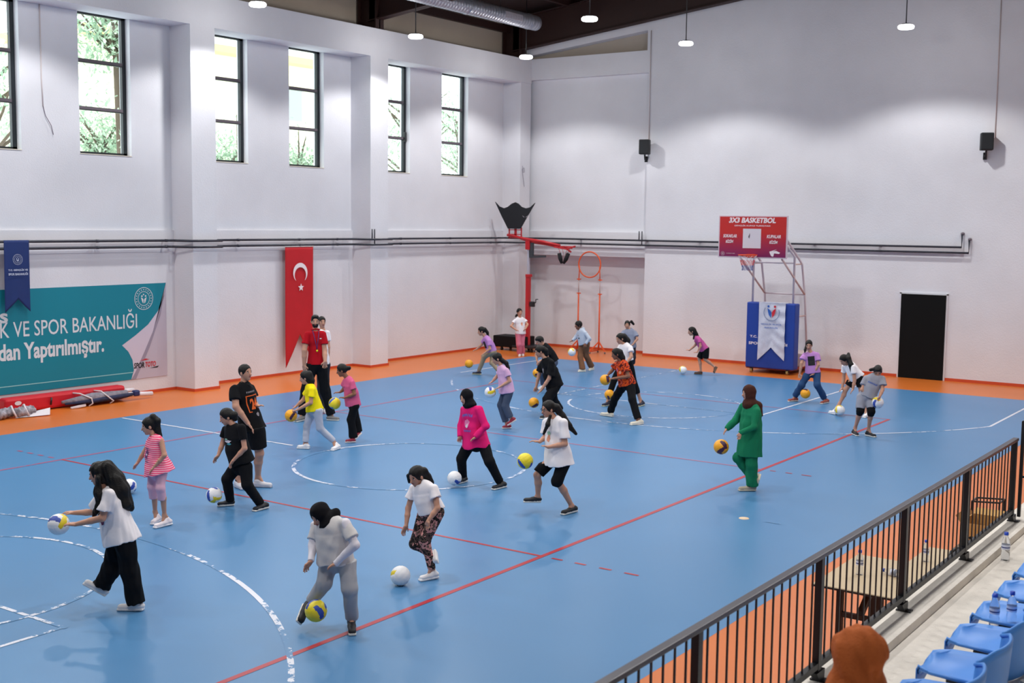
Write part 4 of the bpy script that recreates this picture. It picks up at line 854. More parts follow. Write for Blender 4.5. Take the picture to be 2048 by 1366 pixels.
# ================================================================ people
CLOTH = dict(white=(236, 232, 236), black=(14, 15, 19), palepink=(226, 178, 196), palegrey=(176, 176, 180), offwhite=(205, 202, 202), whitesleeve=(226, 222, 230),
    hotpink=(222, 30, 112), green=(24, 122, 84), brown=(126, 88, 64), red=(176, 14, 30), charcoal=(46, 46, 54), yellow=(242, 222, 20), silver=(190, 192, 204),
    rose=(206, 92, 134), lilac=(186, 134, 198), palelilac=(214, 172, 208), khaki=(168, 148, 122), slate=(74, 84, 104), rosepant=(214, 120, 142),
    palegreyblue=(186, 196, 212), grey=(140, 146, 166), magenta=(190, 86, 150), jeans=(44, 72, 112), greytee=(150, 152, 164))
def cloth(n):
    if n == 'stripe': return ramp_mat('cloth_pink_stripes', 'wave', [(238, 74, 118), (240, 90, 132), (250, 186, 200), (250, 190, 204)], 13.5, stops=[0, .5, .8, 1])
    if n == 'camo': return ramp_mat('cloth_camouflage', 'noise', [(34, 28, 28), (96, 76, 68), (42, 36, 34), (214, 150, 142), (120, 96, 84)], 17, stops=[0, .4, .47, .54, .64])
    if n == 'plaid': return ramp_mat('cloth_orange_print', 'noise', [(74, 20, 22), (196, 62, 22), (222, 84, 30), (120, 30, 26), (214, 92, 70)], 13, stops=[0, .42, .49, .57, .66])
    return mat('cloth_'+n, CLOTH[n], .9, noise=.03, nscale=5, bump=.5, bscale=11, spec=.2)
def skin(dark): return mat('skin_brown' if dark else 'skin_olive', (140, 92, 70) if dark else (196, 146, 122), .5, noise=.04, nscale=12, spec=.35)
HAIR = lambda: mat('hair_black', (11, 9, 9), .5, bump=.5, bscale=90, spec=.3)
SHOES = dict(white=((232, 230, 232), (244, 242, 240)), whitepink=((236, 226, 230), (244, 242, 244)), dark=((18, 20, 28), (226, 222, 214)), tan=((170, 158, 140), (214, 204, 182)),
    grey=((110, 108, 106), (220, 216, 206)), whitegrey=((214, 212, 218), (190, 190, 200)), navy=((20, 26, 52), (214, 206, 170)), redw=((150, 34, 54), (232, 220, 214)),
    cream=((226, 218, 200), (238, 230, 214)), brown=((84, 56, 44), (100, 74, 54)), brick=((150, 70, 56), (224, 214, 204)))
def frame(f, u):
    f = nv(f); l = nv(np.cross(u, f)); u = np.cross(f, l); return l, f, u      # lateral(left), forward, up
def build_person(s, label):
    J = {k: np.array(v, float) for k, v in s['J'].items()}; H = s['H']; sc = H/1.5; D = s['D']; F = np.array(s['F'], float)
    h = .0068 if D < 13 else (.0078 if D < 18 else (.0095 if D < 25 else .0115))
    adult = s.get('adult'); dk = s.get('dark')
    root = empty('person', s['root'], 0, label, 'person')
    hipm = (J['pa']+J['pb'])/2; nk = J['nk']; S = nv(nk-hipm)
    L = nv(J['sa']-J['sb']); L = nv(L-S*(L@S)); Dp = np.cross(S, L)
    if Dp@F < 0: Dp = -Dp
    hw = np.linalg.norm(J['sa']-J['sb'])/2
    SK = skin(dk)
    # ---- head frame
    pt = math.radians(s['pitch']*.62); hf = nv(F*math.cos(pt)+np.array([0, 0, -1])*math.sin(pt))
    hu0 = F*math.sin(pt)+np.array([0, 0, 1])*math.cos(pt); hl, hf, hu = frame(hf, hu0); hk = (1.0 if adult else .94)*(.93+.07*sc)
    hd = J['hd']; AX = (hl, hf, hu)
    b = SDF(h)
    b.ell(hd+hu*.018*hk-hf*.008*hk, AX, (.071*hk, .088*hk, .088*hk), .0)
    b.ell(hd-hu*.035*hk+hf*.022*hk, AX, (.053*hk, .062*hk, .072*hk), .03)
    b.ell(hd-hu*.088*hk+hf*.056*hk, AX, (.022*hk, .02*hk, .017*hk), .02)           # chin
    b.cone(hd+hf*.078*hk+hu*.008*hk, hd+hf*.098*hk-hu*.026*hk, .008*hk, .0125*hk, .008)     # nose
    for q in (-1, 1): b.ell(hd+hl*q*.074*hk-hu*.012*hk-hf*.005*hk, AX, (.008*hk, .018*hk, .028*hk), .006)
    b.cone(nk-S*.02, hd-hu*.05*hk-hf*.012*hk, .043*sc**.5, .04*sc**.5, .02)
    # ---- trunk and limbs (under the clothes)
    ch = nk*.72+hipm*.28; wa = nk*.42+hipm*.58; pe = hipm
    tr = .092*sc
    b.cone(J['sa']*.75+ch*.25, J['sb']*.75+ch*.25, .036*sc, .036*sc, .03)
    b.cone(ch, wa, tr, tr*.82, .03, Dp, .68); b.cone(wa, pe, tr*.82, tr*1.0, .03, Dp, .75)
    for k in 'ab':
        sh, el, wr, tp = J['s'+k], J['e'+k], J['w'+k], J['t'+k]
        ar = sc*(1.18 if adult else 1)*(.86 if s['top']['sl'] >= 1 or s['top'].get('under') else 1)
        b.cone(sh*.88+ch*.12, el, .037*ar, .032*ar, .02); b.cone(el, el*.6+wr*.4, .033*ar, .031*ar, .015); b.cone(el*.6+wr*.4, wr, .031*ar, .021*ar, .012)
        # hand: palm, four unequal bent fingers, thumb from the side
        d = nv(tp-wr); hl_ = min(max(np.linalg.norm(tp-wr), .085*sc), .115*sc*1.15); out = nv(sh-ch)
        palm = np.array([0, 0, -1.])+F*.25; palm = nv(palm-d*(palm@d)); sd = np.cross(d, palm)
        if sd@out > 0: sd = -sd                                                       # thumb side points to the body's middle
        pc = wr+d*hl_*.24; fr = max(.0078*sc, h*.86)
        b.box(pc, (sd, d, palm), (.036*sc, hl_*.26, .013*sc), .011*sc, .012)
        for i, (fx, fl) in enumerate(((.027, .46), (.009, .53), (-.010, .49), (-.027, .38))):
            a0 = wr+d*hl_*.44+sd*fx*sc; dd = nv(d+sd*fx*7); a1 = a0+dd*hl_*fl*.55; a2 = a1+nv(dd+palm*(.55+.1*i))*hl_*fl*.5
            b.cone(a0, a1, fr*1.05, fr, .003); b.cone(a1, a2, fr, fr*.85, .002)
        t0 = wr+d*hl_*.16+sd*.03*sc; t1 = t0+nv(d*.7+sd)*hl_*.27; t2 = t1+nv(d+sd*.2+palm*.3)*hl_*.2
        b.cone(t0, t1, fr*1.25, fr*1.1, .006); b.cone(t1, t2, fr*1.1, fr*.9, .003)
        hp, kn, an, to, he = J['p'+k], J['k'+k], J['n'+k], J['q'+k], J['l'+k]
        lr = sc*(1.1 if adult else 1)*(.84 if s['bot']['e'] >= 1 else .95); calf = kn*.62+an*.38; back = nv(np.cross(np.cross(kn-hp, an-kn)+1e-6, an-kn)); bk = -F
        b.cone(hp*.9+hipm*.1, kn, .066*lr, .047*lr, .03); b.cone(kn, calf+bk*.012, .046*lr, .047*lr, .02); b.cone(calf+bk*.012, an, .046*lr, .029*lr, .02)
        b.cone(an, he*.45+to*.55, .028*sc, .018*sc, .02); b.cone(an, he*.6+an*.4, .03*sc, .022*sc, .015)
    V, Q = b.mesh()
    MI = [SK, mat('eye_white', (225, 222, 220), .3), mat('eye_dark', (22, 14, 12), .2), mat('brow', (26, 18, 16), .8), mat('lip', (150, 70, 68), .5)]
    ex = []
    for q in (-1, 1):
        e = hd+hl*q*.030*hk+hf*.0735*hk+hu*.008*hk
        v, f = ellv(e, AX, (.0125*hk, .006*hk, .0065*hk)); ex.append((v, f, 1))
        v, f = ellv(e+hf*.004*hk-hu*.001, AX, (.0062*hk, .0045*hk, .006*hk)); ex.append((v, f, 2))
        v, f = ellv(e+hu*.018*hk-hf*.001*hk, (nv(hl+hu*-.12*q), hf, hu), (.019*hk, .006*hk, .0042*hk)); ex.append((v, f, 3))
        v, f = ellv(e+hu*.0072*hk, AX, (.014*hk, .006*hk, .0025*hk)); ex.append((v, f, 3))
    v, f = ellv(hd+hf*.083*hk-hu*.052*hk, AX, (.021*hk, .008*hk, .0075*hk)); ex.append((v, f, 4))
    npmesh('body', V, Q, root, MI, extra=ex)
    if s.get('beard'):
        g = SDF(h); g.ell(hd-hu*.055*hk+hf*.028*hk, AX, (.057*hk, .063*hk, .06*hk), 0); g.ell(hd+hu*.03+hf*.06, AX, (.09, .09, .068), 0, 's'); g.ell(hd+hf*.1-hu*.05*hk, AX, (.02, .03, .008), 0, 's')
        V, Q = g.mesh(.002, 90); npmesh('beard', V, Q, root, [HAIR()])
    # ---- trousers or shorts
    B = s['bot']; g = SDF(h); r0, r1, r2 = [r*sc**.6 for r in B['r']]; e = B['e']
    g.ell(hipm+S*.01, (L, Dp, S), (max(hw*.62, .1*sc)+.012, .105*sc, .1*sc), .03)
    for k in 'ab':
        hp, kn, an = J['p'+k], J['k'+k], J['n'+k]; T1 = np.linalg.norm(kn-hp); T2 = np.linalg.norm(an-kn); tot = e*(T1+T2)
        if e >= 1: tot = T1+T2+.01
        if tot <= T1: g.cone(hp, hp+(kn-hp)*tot/T1, r0, r1, .025, fb=True)
        else:
            g.cone(hp, kn, r0, r1, .025); fr_ = (tot-T1)/T2; g.cone(kn, kn+(an-kn)*fr_, r1, r1+(r2-r1)*fr_, .025, fb=True)
    g.cone(hipm, hipm+S*.08, .105*sc, .1*sc, .03, Dp, .75)
    T = s['top']; lo = T['loose']; hem = J['hm']; wd = max(.088*sc, hw*.80)+lo*.45
    wh = max(wd*1.04+lo*.5, np.linalg.norm(J['pa']-J['pb'])/2+(.1 if (hem-hipm)@S < -.01 else .075)*sc)+T.get('flare', 0); g.cone(hem+S*.025, wa, wh*1.3, wh*1.25, 0, Dp, .95, fa=True, op='s')
    V, Q = g.mesh(.006+.03*max(0, r2-.05), 20, 3+len(s['id']))
    npmesh('shorts' if e < .6 else 'trousers', V, Q, root, [cloth(B['c'])])
    # ---- top
    g = SDF(h); c = T['c']
    for k in 'ab': g.cone(nk-S*.03*sc, J['s'+k]*.86+ch*.14, .043*sc, .042*sc, .03)
    g.cone(nk*.78+hipm*.22, ch, wd*.86, wd, .04, Dp, .66)
    g.cone(ch, wa, wd, wd*.96+lo*.3, .04, Dp, .68)
    g.cone(wa, hem, wd*.96+lo*.3, wh, .03, Dp, .86, fb=True)
    if T['sl'] > 0:
        for k in 'ab':
            sh, el, wr = J['s'+k], J['e'+k], J['w'+k]; sr = T['slr']*sc**.7
            if T['sl'] < 1: g.cone(sh*.9+ch*.1, sh+(el-sh)*T['sl'], .046*sc+lo*.2, sr*.93, .02, fb=True)
            else:
                g.cone(sh*.9+ch*.1, el, .048*sc, sr*.78, .02); g.cone(el, wr, sr*.8, sr*.52, .02, fb=True)
    else:
        for k in 'ab': g.cone(J['s'+k]*.8+ch*.2, J['s'+k]*.7+ch*.3, .042*sc, .045*sc, .02)
    g.ell(nk+S*.03+Dp*.012, (L, Dp, S), (.052*sc, .052*sc, .05*sc), 0, 's')       # neck opening
    V, Q = g.mesh(.006+lo*.14, 17, 7+len(s['id']))
    top = npmesh({'stripe': 'tank_top', 'red': 'polo_shirt', 'hotpink': 'sweater', 'green': 'tunic', 'palegreyblue': 'hoodie'}.get(c, 'shirt'), V, Q, root, [cloth(c)])
    if T.get('under'):
        g = SDF(h)
        for k in 'ab':
            sh, el, wr = J['s'+k], J['e'+k], J['w'+k]; g.cone(sh, el, .045*sc, .04*sc, .02); g.cone(el, wr, .041*sc, .029*sc, .02, fb=True)
            V, Q = g.mesh(.003, 24, 2); npmesh('undersleeve', V, Q, root, [cloth(T['under'])]); g = SDF(h)
    if c == 'hotpink' or c == 'red':
        g = SDF(h*.8)
        for q in (-1, 1): g.cone(nk+S*.03+Dp*.045*sc+L*q*.004, nk+S*.018+L*q*.055*sc-Dp*.0, .012, .014, .008); g.cone(nk+S*.018+L*q*.055*sc, nk+S*.03-Dp*.045*sc, .014, .012, .008)
        V, Q = g.mesh(); npmesh('collar', V, Q, root, [cloth('white' if c == 'hotpink' else 'red')])
    if T.get('hood'):
        g = SDF(h); g.ell(nk-Dp*.06+S*.02, (L, Dp, S), (.085, .06, .05), .0); g.cone(nk+L*.05, nk-L*.05, .04, .04, .03)
        V, Q = g.mesh(.004, 30); npmesh('hood', V, Q, root, [cloth(c)])
    # ---- shoes
    up_, so = SHOES[s['shoe']]
    mu = mat('shoe_'+s['shoe'], up_, .6); ms = mat('sole_'+s['shoe'], so, .6)
    for k in 'ab':
        an, to, he = J['n'+k], J['q'+k], J['l'+k]; t = nv(to-he); u = nv(an-he); u = u-t*(u@t)
        if np.linalg.norm(u) < .1: u = np.array([0, 0, 1.])
        grounded = abs(t[2]) < .25 and he[2] < .08
        if grounded: u = np.array([0, 0, 1.])
        l = nv(np.cross(u, t)); u = nv(np.cross(t, l)); Lf = np.linalg.norm(to-he)
        g = SDF(min(h, .008)); z0 = u*(.0 if not grounded else .0)
        g.cone(he+t*.02+u*.022, to-t*.035+u*.014, .034*sc, .036*sc, .012, u, .72); g.cone(he+t*.035+u*.03, he*.45+an*.55+t*.012, .034*sc, .036*sc, .02, fb=True)
        g.cone(he*.55+to*.45+u*.02, he*.4+an*.6+t*.012, .034*sc, .028*sc, .02)
        g.box((he+to)/2-u*.008, (l, t, u), (.036*sc, Lf/2+.004, .013), .012, .004)
        V, Q = g.mesh(); dz = 0
        if grounded: dz = -V[:, 2].min()+.001; 
        V = V+np.array([0, 0, dz]); cen = V[Q].mean(1); hgt = (cen-((he+to)/2-u*.008+np.array([0, 0, dz])))@u
        npmesh('shoe', V, Q, root, [mu, ms], midx=(hgt < .012).astype(int))
        if s.get('sock'):
            g = SDF(h); d = nv(J['k'+k]-an); g.cone(an-d*.02, an+d*.035, .037, .037, 0, fb=True); V, Q = g.mesh(); npmesh('sock', V, Q, root, [cloth('black')])
        if s.get('pads'):
            kn = J['k'+k]; d1 = nv(J['p'+k]-kn); d2 = nv(an-kn); g = SDF(h); g.cone(kn+d1*.07, kn, .074, .068, .02, fa=True); g.cone(kn, kn+d2*.08, .068, .056, .02, fb=True)
            V, Q = g.mesh(.002, 40); npmesh('knee_pad', V, Q, root, [cloth('black')])
    # ---- hair or head scarf
    hr = s['hair']; t = hr['t']; g = SDF(h); ks = hk
    if t == 'hijab':
        HM = mat('scarf_'+hr['c'] if 'c' in hr else 'scarf_black', {'brown': (70, 40, 32), 'black': (12, 12, 18)}[hr.get('c', 'black')], .85, bump=.3, bscale=40, spec=.2)
        g.ell(hd+hu*.012*ks-hf*.014*ks, AX, (.088*ks, .104*ks, .112*ks), 0); g.ell(hd-hu*.05*ks, AX, (.07*ks, .075*ks, .075*ks), .03)
        g.cone(hd-hu*.05*ks-hf*.02*ks, nk+Dp*.01, .07*ks, .075*ks, .03)
        g.ell(nk+Dp*.02-S*.0, (L, Dp, S), (.1*sc, .085*sc, .045*sc), .04)
        P_ = [np.array(p[:3]) for p in hr['pts']]; R_ = [p[3] for p in hr['pts']]
        for i, p in enumerate(P_): g.cone(p if i == 0 else P_[i-1], p, R_[max(0, i-1)], R_[i], .03)
        g.ell(hd+hf*.105*ks-hu*.018*ks, AX, (.052*ks, .07*ks, .074*ks), 0, 's')
        V, Q = g.mesh(.004, 30, 5); npmesh('head_scarf', V, Q, root, [HM])
    elif t == 'cap':
        g.ell(hd+hu*.02*ks-hf*.012*ks, AX, (.086*ks, .1*ks, .1*ks), 0); g.ell(hd+hf*.1*ks-hu*.045*ks, AX, (.085*ks, .085*ks, .08*ks), 0, 's')
        V, Q = g.mesh(.003, 50); npmesh('hair', V, Q, root, [HAIR()])
    else:
        th_ = .005 if adult else .008
        g.ell(hd+hu*.022*ks-hf*.012*ks, AX, (.071*ks+th_, .09*ks+th_, .088*ks+th_), 0)
        if t == 'long': g.ell(hd-hu*.03*ks-hf*.045*ks, AX, (.08*ks, .06*ks, .1*ks), .02)
        if hr.get('top'): g.ell(hd+hu*.09*ks+hf*.02, AX, (.06*ks, .07*ks, .03), .03)
        g.ell(hd+hf*.12*ks-hu*.04*ks, AX, (.079*ks, .118*ks, .112*ks), 0, 's')
        g.ell(hd+hf*.05*ks-hu*.12*ks, AX, (.1*ks, .09*ks, .07*ks), 0, 's') if t != 'long' else None
        nm = 'hair'
        for key in ('pts', 'pts2'):
            if key in hr:
                P_ = [np.array(p[:3]) for p in hr[key]]; R_ = [p[3] for p in hr[key]]
                for i in range(1, len(P_)): g.cone(P_[i-1], P_[i], R_[i-1], R_[i], .02)
                if len(P_) == 1: g.ell(P_[0], AX, (R_[0],)*3, .01)
        V, Q = g.mesh(.009 if hr.get('curly') else .003, 60 if hr.get('curly') else 75, 4); npmesh('hair', V, Q, root, [HAIR()])
    bpy.context.view_layer.update()
    return root, top, dict(J=J, L=L, Dp=Dp, S=S, ch=ch, wa=wa, hipm=hipm, nk=nk, hd=hd, AX=AX, hk=hk, sc=sc, F=F, hem=hem)
def print_on(top, fr, root, shapes, cx=0, cy=0, name='shirt_print', wide=1):
    """lay flat shapes [(verts2d, faces, material)] (metres) on the chest of a garment; x to the wearer's left as seen from the front"""
    me = top.data; bv = BVHTree.FromPolygons([v.co for v in me.vertices], [p.vertices[:] for p in me.polygons])
    S = fr['S']; Dp = fr['Dp']; X = np.cross(S, Dp); o = fr['ch']*.5+fr['wa']*.5+X*cx+S*cy; mb = MB()
    for vs, fs, m in shapes:
        out = []
        for x, y in vs:
            p = Vector(o+X*x*wide+S*y+Dp*.5); hit = bv.ray_cast(p, Vector(-Dp), 1.0)
            out.append((hit[0]+Vector(Dp)*.004) if hit[0] is not None else p-Vector(Dp)*.38)
        mb.add(out, fs, m)
    return mb.build(name, root)
def rect2(x0, x1, y0, y1, n=6):
    vs = [(x0+(x1-x0)*i/n, y0+(y1-y0)*j/n) for j in range(n+1) for i in range(n+1)]
    return vs, [(j*(n+1)+i, j*(n+1)+i+1, (j+1)*(n+1)+i+1, (j+1)*(n+1)+i) for j in range(n) for i in range(n)]
def txt2(t, w, h, cx=0, cy=0, bold=.02, arc=0):
    vs, fs, (x0, x1, y0, y1) = text2d(t, bold)
    out = []
    for x, y in vs:
        X = ((x-x0)/(x1-x0)-.5)*w+cx; Y = ((y-y0)/(y1-y0)-.5)*h+cy; out.append((X, Y+arc*(1-(2*(X-cx)/w)**2)))
    return out, fs
def marks2(n, w, h, cx=0, cy=0, arc=0, seed=1):
    """a row of small worn letter-like strokes, too small to read"""
    r = random.Random(seed); vs = []; fs = []
    for i in range(n):
        x = cx-w/2+w*(i+.5)/n; y = cy+arc*(1-((x-cx)/(w/2))**2); a = w/n*.36; k = len(vs)
        vs += [(x-a, y-h/2), (x-a*.3, y-h/2), (x+a*.1, y), (x+a, y-h/2*r.random()), (x+a, y+h/2), (x+a*.4, y+h/2), (x, y+h*.2), (x-a, y+h/2*r.random())]; fs.append(tuple(range(k, k+8)))
    return vs, fs
def blob2(cx, cy, rx, ry, n=14, rnd=0, seed=1):
    r = random.Random(seed); vs = [(cx, cy)]+[(cx+rx*(1+rnd*(r.random()-.5))*math.cos(2*PI*i/n), cy+ry*(1+rnd*(r.random()-.5))*math.sin(2*PI*i/n)) for i in range(n)]
    return vs, [(0, 1+i, 1+(i+1) % n) for i in range(n)]

